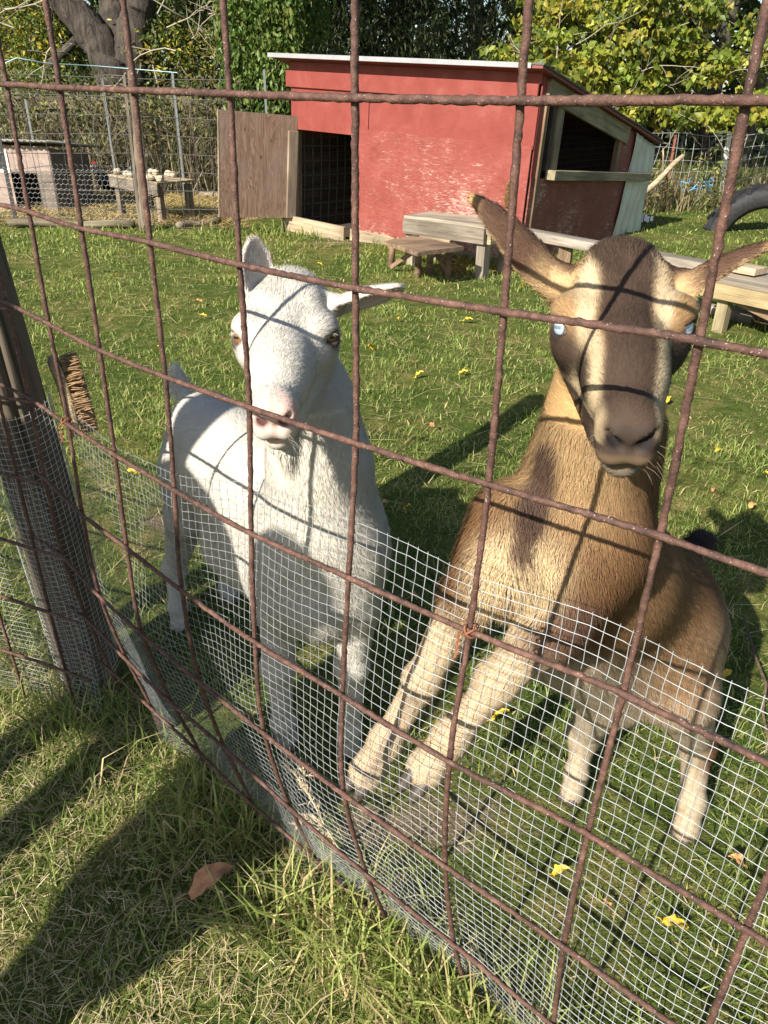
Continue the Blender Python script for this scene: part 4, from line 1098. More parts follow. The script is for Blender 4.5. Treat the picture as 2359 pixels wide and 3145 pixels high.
def make_right_platform():
    H = .30; P = gp(1575, 690); c = P.copy(); c[2] = 0
    t = thing('wooden_platform', 'low wide timber platform with yellowish edge board at the right edge', 'platform', tuple(c))
    T0, T1 = gp(1541, 601, H), gp(1541, 577, H); d = gp(1659, 624, H) - T0; d /= np.linalg.norm(d); nn = np.array([-d[1], d[0], 0])
    if nn[1] < 0: nn = -nn
    a = T0 - c - d * .05; Lp = 1.15
    for k in range(5):
        q = nn * (k * .115 + .06); board('top_plank', a + q + [0, 0, -.012], a + q + d * Lp + [0, 0, -.012], .108, .026, M['bench_wood'], t, tuple(nn))
    board('edge_board', a + [0, 0, -.055 - .01] - nn * .012, a + d * Lp + [0, 0, -.065] - nn * .012, .085, .03, M['yellow_wood'], t)
    board('edge_board', a + nn * .62 + [0, 0, -.06], a + d * Lp + nn * .62 + [0, 0, -.06], .085, .03, M['mossy_wood'], t)
    p = a + d * .13 + nn * .05; 
    for off in (0, .9):
        for m_ in (0, .5):
            q = p + d * off + nn * m_; board('leg', (q[0], q[1], -.02), (q[0], q[1], H - .05), .07, .06, M['mossy_wood'], t, tuple(d))
    board('brace', p + d * .05 + [0, 0, -.10 ], p + d * .62 + [0, 0, -H + .07], .05, .03, M['brown_wood'], t)
    board('ground_rail', gp(1500, 672) - c + [0, 0, .03], gp(1625, 700) - c + [0, 0, .03], .07, .06, M['bench_wood'], t)
    board('ground_rail', gp(1600, 693) - c + [0, 0, .03] + nn * .05, gp(1700, 716) - c + [0, 0, .03] + nn * .05, .08, .07, M['brown_wood'], t)
    pt = thing('loose_plank', 'short thick board lying loose on the right hand platform', 'plank', tuple(gp(1600, 583, H + .02)))
    board('plank', d * -.14 + [0, 0, .012], d * .13 + [0, 0, .012], .14, .042, M['pale_wood'], pt, tuple(nn))
    return T0
M['yellow_wood'] = wood('yellowish_board', (.30, .23, .12), (.40, .32, .18), (.47, .39, .25))
make_right_platform()
def make_beam():
    a = px(1062, 481, 6.0); b = px(1560, 572, 4.75)
    t = thing('timber_beam', 'long pale timber beam running from the low platform to the right hand platform', 'beam', tuple((a + b) / 2)); o = np.array(t.location)
    board('beam', a - o + [0, 0, -.03], b - o + [0, 0, -.03], .13, .06, M['bench_wood'], t, (.5, .85, 0))
    board('support', (.62 * (a - o) + .38 * (b - o)) * [1, 1, 0] + [0, .02, -o[2]], (.62 * (a - o) + .38 * (b - o)) + [0, .02, -.062], .09, .07, M['brown_wood'], t, (1, -.4, 0))
    board('support', (b - o) * [.8, .8, 0] + [0, .0, -o[2]], (b - o) * .8 + [0, .0, -.062], .09, .07, M['brown_wood'], t, (1, -.4, 0))
make_beam()

# ------------------------------------------------------------------ tractor tyre standing half sunk in the grass
def make_tyre():
    c = px(1645, 515, 8.75); c[2] = -.15
    t = thing('tractor_tyre', 'large black tractor tyre standing upright half sunk in the grass', 'tyre', tuple(c), (0, 0, R_(-14)))
    prof = np.array([(.40, -.10), (.44, -.145), (.52, -.165), (.585, -.155), (.60, -.12), (.60, .12), (.585, .155), (.52, .165), (.44, .145), (.40, .10), (.415, .09), (.45, .12), (.52, .14), (.57, .12), (.57, -.12), (.52, -.14), (.45, -.12), (.415, -.09)])
    n = 72; k = len(prof); a = np.arange(n) * 2 * math.pi / n
    v = np.stack([np.cos(a)[:, None] * prof[:, 0], np.tile(prof[:, 1], (n, 1)), np.sin(a)[:, None] * prof[:, 0]], -1).reshape(-1, 3)
    q = [(i * k + j, ((i + 1) % n) * k + j, ((i + 1) % n) * k + (j + 1) % k, i * k + (j + 1) % k) for i in range(n) for j in range(k)]
    mb = MB(); mb.add(v, q); mb.build('carcass', M['rubber'], t, True)
    for i in range(22):
        th = i * 2 * math.pi / 22
        if math.sin(th) < -.25: continue
        for s in (-1, 1):
            th2 = th + (.07 if s > 0 else -.07); e = np.array([math.cos(th2), 0, math.sin(th2)]); tg = np.array([-math.sin(th2), 0, math.cos(th2)])
            ax = np.array([0, s, 0]) * .8 + tg * .6 * 1; ax /= np.linalg.norm(ax); y = np.cross(e, ax)
            mb = MB(); mb.box(e * .612 + np.array([0, s * .085, 0]), (.17, .045, .045), np.stack([ax, y, e], 1)); mb.build('tread_lug', M['rubber'], t)
M['rubber'] = simple('weathered_black_rubber', (.022, .022, .024), .75, .4, 30, spec=.35)
make_tyre()

# ------------------------------------------------------------------ woven wire fence on the right, posts, leaning branch
def make_woven():
    A = np.array([2.75, 10.3, 0]); B = np.array([7.6, 12.9, 0]); d = B - A; L = np.linalg.norm(d); d /= L; nn = np.array([-d[1], d[0], 0])
    t = thing('woven_wire_fence', 'sagging light grey woven wire fence in front of the dark wood at right', 'fence', tuple(A))
    f = lambda s, z: d * s + nn * (.07 * math.sin(s * 2.3 + z * 3)) + np.array([0, 0, z * (.93 + .05 * math.sin(s * 1.9 + .6) - .05 * math.cos(s * .8))])
    for z in (.02, .12, .23, .35, .48, .62, .78, .96):
        mb = MB(); mb.tube([f(s, z + .008 * math.sin(s * 7 + z * 20)) for s in np.arange(0, L, .12)], .0035, 4, cap=False); mb.build('line_wire', M['lt_wire'], t)
    for k, s in enumerate(np.arange(.05, L, .155)):
        mb = MB(); mb.tube([f(s + .02 * math.sin(z * 5 + k), z) for z in np.linspace(0, .965, 9)], .0028, 4, cap=False); mb.build('stay_wire', M['lt_wire'], t)
    for s in (.95, 2.05, 3.3):
        mb = MB(); p = d * s + nn * -.03; mb.box(p + [0, 0, .42], (.03, .006, .9)); mb.box(p + [0, .012, .42], (.006, .024, .9)); mb.build('steel_post', M['tpost'], t)
M['tpost'] = simple('rusty_steel_post', (.20, .075, .05), .8, .3, 30)
M['tpost_g'] = simple('grey_steel_post', (.12, .13, .13), .7, .3, 20)
M['tpost_k'] = simple('dark_steel_post', (.03, .028, .026), .6, .3, 20)
make_woven()
st = thing('white_stake', 'white painted stake standing at the woven wire fence behind the tyre', 'stake', tuple(gp(1553, 440)))
_o = np.array(st.location); board('stake', (0, 0, -.1), px(1576, 286, _o[1]) - _o, .062, .035, M['white'] if 'white' in M else simple('white_paint', (.78, .77, .72), .5, .06, 10), st, (1, 0, 0))
br = thing('leaning_branch', 'bare broken branch leaning against the woven wire fence', 'branch', tuple(gp(1388, 470)))
_o = np.array(br.location); mb = MB(); a, b = px(1378, 428, _o[1] + .2) - _o, px(1476, 336, _o[1] + .35) - _o
mb.tube([a, a * .6 + b * .4 + [0, 0, -.02], a * .2 + b * .8 + [0, 0, .01], b], [.032, .036, .03, .026], 7); mb.tube([a * .45 + b * .55, a * .3 + b * .7 + [-.10, 0, .12], a * .3 + b * .7 + [-.12, 0, .22]], [.014, .012, .008], 5)
mb.build('limb', M['bark_pale'] if 'bark_pale' in M else M['pale_wood'], br, True)
def twine(name, label, P, r, mat, cat='twine'):
    mb = MB(); mb.tube(P, r, 4, cap=False); tag(mb.build(name, mat, None, True), label, cat)
M['blue'] = simple('blue_twine', (.10, .34, .55), .6, .2, 40, bmp=0); M['cyan'] = simple('pale_blue_rope', (.40, .60, .64), .6, .15, 40, bmp=0)
_c = px(1505, 402, 10.6); a = np.linspace(0, 26, 120)
twine('baling_twine', 'tangle of bright blue baling twine caught in the woven wire fence', _c + np.stack([.17 * np.sin(a * .37) + .03 * np.sin(a * 2.3), .03 * np.cos(a), .07 * np.sin(a * .9 + 1) + .03 * np.cos(a * 2.9)], 1), .006, M['blue'])
mb = MB(); _c = gp(1392, 485)
for k in range(5): mb.box(_c + [(k - 2) * .035, .02 * (k % 2), .055 + .01 * (k % 3)], (.03, .012, .10 - .012 * k))
wo = mb.build('plastic_scrap', simple('white_plastic', (.75, .76, .76), .4, .05, 8), None); tag(wo, 'small scrap of white plastic lying in the grass right of the shed', 'scrap'); wo['kind'] = 'stuff'; del wo['kind']

# ------------------------------------------------------------------ poultry yard on the left
M['old_rail'] = wood('mossy_old_rail', (.07, .06, .04), (.15, .13, .09), (.26, .23, .17))
def make_yard():
    A = np.array([-4.9, 8.42, 0]); B = np.array([-1.40, 8.12, 0]); d = B - A; L = np.linalg.norm(d); d /= L
    t = thing('yard_fence', 'dark square mesh fence around the straw covered poultry yard', 'fence', tuple(A))
    for z in np.arange(.03, 1.36, .165):
        mb = MB(); mb.tube([d * s + np.array([0, .01 * math.sin(s * 3), z + .012 * math.sin(s * 2 + z * 4)]) for s in np.arange(0, L, .2)], .0035, 4, cap=False); mb.build('line_wire', M['dull_wire'], t)
    for k, s in enumerate(np.arange(.03, L, .165)):
        mb = MB(); mb.tube([d * s + np.array([.01 * math.sin(z * 3 + k), 0, z]) for z in np.linspace(0, 1.37, 5)], .0032, 4, cap=False); mb.build('stay_wire', M['dull_wire'], t)
    # hexagonal netting on the lower part
    hx = MB(); s_ = .030; w = s_ * math.sqrt(3); nrow = int(.62 / (1.5 * s_)); ncol = int(2.4 / w)
    o0 = np.array([0.0, .012, .02]); hv = lambda x, z: d * (x + .15) + o0 + np.array([0, 0, z])
    for r in range(nrow):
        for c in range(ncol):
            x = c * w + (w / 2 if r % 2 else 0); z = r * 1.5 * s_
            p = [hv(x + s_ * math.sin(k * math.pi / 3), z + s_ * math.cos(k * math.pi / 3)) for k in range(6)]
            for k in (0, 1, 2): hx.tube([p[k], p[k + 1]], .0012, 3, cap=False)
    hx.build('hexagonal_netting', M['lt_wire'], t)['kind'] = 'stuff'
    p = thing('fence_post', 'split grey wooden post standing in the poultry yard fence', 'post', (-2.435, 8.02, 0))
    mb = MB(); zt = np.linspace(-.1, 1.40, 26); mb.tube(np.stack([.045 * (zt / 1.4) - .01 * np.sin(zt * 3), .01 * np.sin(zt * 2), zt], 1), .052 - .012 * zt / 1.4 + .003 * np.sin(zt * 11), 10, jit=.09); mb.build('post', M['post_z'], p, True)
    board('split_face', (-.045, -.035, 0), (-.015, -.03, 1.36), .028, .012, M['grey_wood'], p, (1, .2, 0))
    bl = px(36, 484, 8.36); q = thing('steel_post', 'dark steel post at the left of the poultry yard fence', 'post', (bl[0], bl[1], 0))
    mb = MB(); mb.box((0, 0, .78), (.04, .008, 1.66)); mb.box((0, .016, .78), (.008, .03, 1.66)); mb.build('post', M['tpost_k'], q)
    for (x0, y0, x1, y1, Y) in ((243, 168, 252, 395, 10.6), (383, 155, 399, 420, 10.5), (70, 215, 76, 330, 10.8), (574, 150, 575, 240, 10.8)):
        a, b = px(x0, y0, Y), px(x1, y1, Y); q = thing('steel_post', {243: 'thin grey steel post behind the feeding table', 383: 'thin grey steel post tied to the pale blue rope', 70: 'short grey steel post above the hen house', 574: 'grey steel post in the leaves left of the shed roof'}[x0], 'post', (b[0], b[1], 0))
        mb = MB(); mb.box((0, 0, a[2] / 2), (.028, .006, a[2])); mb.box((0, .01, a[2] / 2), (.006, .022, a[2])); mb.build('post', M['tpost_g'], q)
    P = [px(x, y, Y) for x, y, Y in ((-20, 150, 9.0), (36, 125, 8.36), (100, 137, 9.4), (180, 141, 10.2), (212, 143, 10.4), (300, 150, 10.5), (383, 157, 10.5))]
    twine('rope', 'pale blue rope strung between the steel posts of the poultry yard', P, .005, M['cyan'], 'rope')
    # old board wall behind
    w = thing('board_fence', 'old grey board fence overgrown with brush behind the poultry yard', 'fence', (-3.4, 12.2, 0)); o = np.array(w.location)
    for (xa, ya, xb, yb, wd) in ((-60, 222, 250, 222, .16), (262, 228, 335, 222, .12), (373, 222, 470, 236, .17), (540, 232, 612, 236, .30)):
        a, b = px(xa, ya, 12.2), px(xb, yb, 12.2); board('rail', a - o, b - o, wd, .03, M['old_rail'], w)
    for xx in (300, 388, 420, 470, 110, 20):
        a = px(xx, 225, 12.24); board('upright', (a[0] - o[0], .04, -.05), (a[0] - o[0], .04, a[2] + .02), .13, .05, M['old_rail'], w, (1, 0, 0))
    # kick boards and log edging
    for nm, lb, pts, wd, mt in (('log', 'mossy log laid along the foot of the poultry yard fence', ((20, 490), (292, 494)), .08, 'old_rail'), ('log', 'pale log lying behind the feeding table', ((398, 423), (474, 430)), .09, 'grey_wood'), ('timber', 'pale timber lying by the open plywood door', ((385, 497), (475, 486)), .07, 'grey_wood')):
        a, b = gp(*pts[0]), gp(*pts[1]); mb = MB(); s = np.linspace(0, 1, 14)[:, None]
        mb.tube(a * (1 - s) + b * s + np.stack([0 * s[:, 0], .02 * np.sin(s[:, 0] * 6), .04 + .01 * np.sin(s[:, 0] * 9)], 1), wd / 2, 9, jit=.08); tag(mb.build(nm, M[mt], None, True), lb, nm)
make_yard()

def make_hutch():
    c = px(40, 470, 9.35); c[2] = 0
    t = thing('hen_house', 'small pinkish hen house with corrugated roof in the poultry yard', 'hen house', tuple(c), (0, 0, R_(-12)))
    Wd, D = .98, .62; h0, h1 = .76, .76
    x0 = -.60
    def fz(x): return .80 - .16 * (x - x0) / 1.2
    F = M['pink']
    # front (faces the viewer's left, in the sun): boards round the two windows and the pop hole
    for (a, b, z0, z1, nm) in ((x0, x0 + .12, 0, .70, 'front_board'), (x0 + .12, x0 + .62, .0, .42, 'front_board'), (x0 + .12, x0 + .62, .64, .70, 'front_board'), (x0 + .30, x0 + .38, .42, .64, 'front_board')):
        panel(nm, (a, z0), (b, z1), (0, .015), F, t, 'x')
    for a, b in ((x0 + .12, x0 + .30), (x0 + .38, x0 + .62)):
        fr = MB(); fr.box(((a + b) / 2, -.012, .53), (b - a + .01, .02, .23)); f = fr.build('window_frame', M['white'], t)
        mb = MB(); mb.box(((a + b) / 2, -.026, .53), (b - a - .05, .008, .16)); mb.build('pane', M['glass_dark'], f)
    panel('front_board', (x0 + .62, .42), (x0 + 1.15, .68), (0, .015), F, t, 'x'); panel('front_board', (x0 + .95, .0), (x0 + 1.15, .42), (0, .015), M['hut_shade'], t, 'x')
    poly_panel('side_wall', [(x0 + 1.15, 0, 0), (x0 + 1.15, .75, 0), (x0 + 1.15, .75, .58), (x0 + 1.15, 0, .68)], (1, 0, 0), .015, M['hut_shade'], t)
    panel('rear_wall', (x0, .0), (x0 + 1.15, .6), (.75, .015), M['hut_shade'], t, 'x'); panel('left_wall', (0, 0), (.75, .66), (x0, .015), F, t, 'y')
    # corrugated roof
    n = 60; xs = np.linspace(x0 - .12, x0 + 1.27, n); v = []
    for y in (-.14, .86):
        for i, x in enumerate(xs): v.append((x, y, .755 - .10 * (y + .14) + .012 * math.sin(x * 2 * math.pi / .07)))
    mb = MB(); mb.add(v, [(i, i + 1, n + i + 1, n + i) for i in range(n - 1)]); o = mb.build('corrugated_roof', M['tin'], t, True); so = o.modifiers.new('thick', 'SOLIDIFY'); so.thickness = .006
M['pink'] = simple('faded_pink_boards', (.25, .19, .16), .7, .25, 12); M['white'] = simple('white_paint', (.78, .77, .72), .5, .06, 10)
M['glass_dark'] = simple('dark_glass', (.03, .035, .04), .1, .2, 5, spec=.6, bmp=0); M['hut_shade'] = simple('shaded_hut_siding', (.13, .105, .085), .8, .3, 10); M['tin'] = simple('corrugated_tin', (.24, .235, .225), .5, .2, 10, metal=.3)  # darker hen house walls: shade on the right and rear put into colour
make_hutch()

def make_feed_table():
    L1, L2 = gp(266, 470), gp(352, 484); d = L2 - L1; L = np.linalg.norm(d); d /= L; nn = np.array([-d[1], d[0], 0])
    c = (L1 + L2) / 2; t = thing('feeding_table', 'small plank feeding table standing in the straw of the poultry yard', 'table', tuple(c)); a, b = L1 - c, L2 - c
    za, zb = .40, .37
    for p, z in ((a, za), (b, zb), (a + nn * .38, za), (b + nn * .38, zb)): board('leg', p + [0, 0, -.02], p + [0, 0, z], .075, .06, M['grey_wood'], t, tuple(d))
    board('front_rail', a - d * .08 - nn * .045 + [0, 0, za - .03], b + d * .05 - nn * .045 + [0, 0, zb - .03], .11, .03, M['grey_wood'], t)
    for k in range(4): q = nn * (k * .125 - .0); board('top_plank', a - d * .09 + q + [0, 0, za + .035], b + d * .06 + q + [0, 0, zb + .035], .118, .022, M['pale_wood'], t, tuple(nn))
    rg = np.random.default_rng(5)
    for k in range(15):
        f = rg.uniform(0, 1); p = (a - d * .06) * (1 - f) + (b + d * .03) * f + nn * (rg.choice([-.02, .34]) + rg.uniform(-.02, .05)); p[2] = za * (1 - f) + zb * f + .075
        bm = bmesh.new(); bmesh.ops.create_icosphere(bm, subdivisions=2, radius=.04)
        for v in bm.verts: v.co *= 1 + .3 * mnoise.noise(v.co * 30 + Vector((k, 0, 0)))
        for v in bm.verts: v.co.z *= .8
        me = bpy.data.meshes.new('bread_lump'); bm.to_mesh(me); bm.free(); ob = link('bread_lump', me, M['bread']); ob.location = p + c; tag(ob, 'pale lump of stale bread lying on the feeding table', 'bread', 'bread lumps on the feeding table')
M['bread'] = simple('stale_bread', (.46, .38, .27), .9, .2, 40)
make_feed_table()

# ------------------------------------------------------------------ black hens
def make_hens():
    s = SDF()
    s.cone((-.10, 0, .20), (.08, 0, .20), .085, .075, .04); s.cone((.08, 0, .22), (.15, 0, .36), .055, .032, .05); s.ball((.165, 0, .385), (.036, .028, .03), .02)
    s.cone((-.15, 0, .24), (-.26, 0, .36), .05, .028, .05); s.cone((-.05, 0, .22), (-.24, 0, .33), .055, .02, .04)
    for q in (-1, 1): s.ellip((-.03, q * .075, .21), (.10, .022, .055), np.eye(3), .02); s.cone((0, q * .035, .14), (.01, q * .035, .09), .03, .016, .02)
    V, Q, Nn = s.mesh((-.36, -.16, .03), (.26, .16, .47), .010)
    V += .004 * np.sin(V[:, [2, 0, 1]] * 140) * Nn
    me = None; first = None
    for k, (x, y, Yx, rot, lb) in enumerate(((60, 435, 0, 20, 'black hen by the pop hole of the hen house'), (20, 440, 0, 150, 'black hen at the left edge before the hen house'), (100, 428, 0, -60, 'black hen in the shade right of the pop hole'), (246, 432, 0, 200, 'black hen with raised tail left of the feeding table'), (0, 0, 1, 60, 'black hen resting in the dark doorway of the red shed'))):
        loc = gp(x, y) if not Yx else shed_pt((.42, .75, -.03))
        if first is None:
            ob = fast_mesh('hen', V, Q.ravel(), np.full(len(Q), 4), M['hen'], None, None, True); first = ob
            mb = MB(); mb.ball = None
            bm = bmesh.new(); bmesh.ops.create_cone(bm, segments=8, radius1=.012, radius2=.001, depth=.04, cap_ends=True); m2 = bpy.data.meshes.new('beak'); bm.to_mesh(m2); bm.free()
            bk = link('beak', m2, M['beak'], ob); bk.location = (.205, 0, .38); bk.rotation_euler = (0, R_(95), 0)
            cb = MB(); cb.add([(.14, -.004, .40), (.19, -.004, .40), (.20, -.004, .43), (.175, -.004, .425), (.165, -.004, .445), (.15, -.004, .43), (.14, .004, .40), (.19, .004, .40), (.20, .004, .43), (.175, .004, .425), (.165, .004, .445), (.15, .004, .43)], [(5, 4, 3, 2, 1, 0), (6, 7, 8, 9, 10, 11)] + [(i, (i + 1) % 6, 6 + (i + 1) % 6, 6 + i) for i in range(6)]); cb.build('comb', M['comb'], ob)
            for q in (-1, 1):
                lm = MB(); lm.tube([(.01, q * .035, .11), (0, q * .035, .015)], .006, 5); lm.tube([(0, q * .035, .01), (.05, q * .035, .005)], .005, 4); lm.build('leg', M['beak'], ob)
        else:
            ob = first.copy(); COL.objects.link(ob)
            for ch in first.children: c2 = ch.copy(); COL.objects.link(c2); c2.parent = ob
        ob.location = loc; ob.rotation_euler = (0, 0, R_(rot)); tag(ob, lb, 'hen', 'black hens of the poultry yard'); ob.scale = (1.05,) * 3
M['hen'] = simple('black_feathers', (.018, .018, .022), .45, .5, 30, spec=.5); M['beak'] = simple('horn_beak', (.22, .17, .10), .5, .2, 30); M['comb'] = simple('red_comb', (.40, .04, .03), .6, .2, 30)
make_hens()

# ------------------------------------------------------------------ two visitors standing outside the fence, left of the viewer (their shadows fall on grass and goats)
def make_person(name, label, loc, H, face, col_top, col_leg, pose):
    s = SDF(); k = H / 1.72; sx = {}
    def P(x, y, z): return np.array((x, y, z)) * k
    s.cone(P(0, 0, .98), P(0, 0, 1.36), .145 * k, .165 * k, .06); s.cone(P(-.15, 0, 1.42), P(.15, 0, 1.42), .07 * k, .07 * k, .05); s.cone(P(0, 0, 1.42), P(0, .01, 1.56), .058 * k, .052 * k, .03)
    st = pose.get('stance', .11)
    if pose.get('coat'): s.cone(P(0, 0, 1.0), P(0, 0, .60), .14 * k, .115 * k, .05)
    for q in (-1, 1):
        lk = pose.get('leg', 1) * k; s.cone(P(q * .08, 0, .95), P(q * st, .02, .50), .098 * lk, .070 * lk, .03); s.cone(P(q * st, .02, .50), P(q * st * 1.1, -.01, .09), .066 * lk, .05 * lk, .02); s.cone(P(q * st * 1.1, -.03, .05), P(q * st * 1.15, .15, .04), .045 * k, .034 * k, .03)
        e, h = pose['arm'][0 if q < 0 else 1]
        sh = P(q * .20, 0, 1.40); e = P(*e); h = P(*h); s.cone(sh, e, .055 * k, .042 * k, .03); s.cone(e, h, .041 * k, .028 * k, .02)
        d = h - e; d /= np.linalg.norm(d); s.cone(h, h + d * .07 * k, .032 * k, .03 * k, .02)
        for f in range(4):
            o_ = np.cross(d, (0, 0, 1.0)); o_ /= np.linalg.norm(o_) + 1e-6; b = h + d * .075 * k + o_ * (f - 1.5) * .018 * k; s.cone(b, b + d * (.055 + .012 * (f in (1, 2))) * k + np.array([0, 0, -.015 * k]), .0095 * k, .008 * k, .004)
    s.ellip(P(0, .02, 1.65), np.array((.074, .092, .110)) * k, np.eye(3), .03); s.cone(P(0, .10, 1.63), P(0, .125, 1.61), .012 * k, .014 * k, .015)
    V, Q, Nn = s.mesh(P(-.75, -.45, -.02), P(.75, .75, 1.85), .013)
    z = V[:, 2] / k; c = np.tile(np.array(col_top), (len(V), 1)); c = mixa(c, col_leg, (z < (.42 if pose.get('coat') else .98)).astype(float)); c = mixa(c, (.06, .05, .045), (z < .10).astype(float))
    c = mixa(c, (.50, .33, .25), (z > 1.50).astype(float)); c = mixa(c, (.08, .05, .03), ((z > 1.68) & (V[:, 1] / k < .10) | (z > 1.70) | ((z > 1.56) & (V[:, 1] / k < -.01))).astype(float))
    for q in (0, 1): hpt = P(*pose['arm'][q][1]); c = mixa(c, (.50, .33, .25), (np.linalg.norm(V - hpt, axis=1) < .15 * k).astype(float))
    o = fast_mesh(name, V, Q.ravel(), np.full(len(Q), 4), M['skin'], None, c, True); o.location = loc; o.rotation_euler = (0, 0, face); tag(o, label, 'person', 'visitors outside the fence')
make_person('person', 'person in a blue jacket reaching one hand towards the fence', (-1.226, -.309, 0), 1.66, R_(-126), (.10, .16, .30), (.06, .07, .10), {'stance': .07, 'leg': .85, 'arm': (((-.25, -.12, 1.12), (-.20, .06, .98)), ((.25, -.10, 1.12), (.14, .12, 1.10)))})
make_person('person', 'person in a grey jumper standing beside the round fence post', (-1.324, .223, 0), 1.68, R_(-36), (.30, .30, .31), (.10, .10, .13), {'stance': .105, 'leg': .62, 'arm': (((-.30, -.02, 1.10), (-.27, .12, .86)), ((.30, -.02, 1.10), (.28, .10, .86)))})
# ------------------------------------------------------------------ grass
def vnoise(x, y, f, seed):
    rg = np.random.default_rng(seed); T = rg.random((64, 64)); x = x * f + 500; y = y * f + 500
    i = np.floor(x).astype(int); j = np.floor(y).astype(int); a = x - i; b = y - j; a = a * a * (3 - 2 * a); b = b * b * (3 - 2 * b)
    g = lambda p, q: T[p % 64, q % 64]
    return g(i, j) * (1 - a) * (1 - b) + g(i + 1, j) * a * (1 - b) + g(i, j + 1) * (1 - a) * b + g(i + 1, j + 1) * a * b
def blades(name, x, y, h, w, lean, cols, mat, seed, z=None, curve=.5, az=None):
    rg = np.random.default_rng(seed); n = len(x); z = gz(x, y) if z is None else z
    az = rg.uniform(0, 2 * math.pi, n) if az is None else az; f = az + rg.uniform(-1.2, 1.2, n)
    d = np.stack([np.cos(az), np.sin(az), 0 * az], 1); s = np.stack([-np.sin(f), np.cos(f), 0 * f], 1)
    b = np.stack([x, y, z - .004], 1); up = np.array([0, 0, 1.0])
    c, sn = np.cos(lean)[:, None], np.sin(lean)[:, None]; H = h[:, None]
    m = b + (up * c + d * sn) * H * .55; l2 = np.clip(lean + curve * rg.uniform(.4, 1.6, n), 0, 1.75)
    t = m + (up * np.cos(l2)[:, None] + d * np.sin(l2)[:, None]) * H * .45
    W_ = w[:, None]
    v = np.stack([b - s * W_ * .5, b + s * W_ * .5, m + s * W_ * .42, m - s * W_ * .42, t], 1).reshape(-1, 3)
    k = np.arange(n) * 5
    loops = np.stack([k, k + 1, k + 2, k + 3, k + 3, k + 2, k + 4], 1).ravel(); sizes = np.tile([4, 3], n)
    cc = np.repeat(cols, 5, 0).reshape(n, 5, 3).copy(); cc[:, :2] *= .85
    return fast_mesh(name, v, loops, sizes, mat, None, cc.reshape(-1, 3))
M['grass'] = attr_mat('grass_blade', .55, .45, spec=.3)
M['straw'] = attr_mat('dry_straw', .7, .15, spec=.3)
def goat_side(x, y): return (x - FO[0]) * FN[0] + (y - FO[1]) * FN[1]
_si = np.array(_sm.inverted().to_3x3()); _so = np.array(_sm.translation)
def blocked(x, y):
    p = np.stack([x, y, 0 * x], 1) - _so; q = p @ _si.T
    b = (q[:, 0] > -.05) & (q[:, 0] < 2.66) & (q[:, 1] > -.02) & (q[:, 1] < 2.66)
    b |= (x < -1.55 + .0 * y) & (y > 8.30)
    b |= np.hypot(x + .672, y - 1.365) < .06
    return b
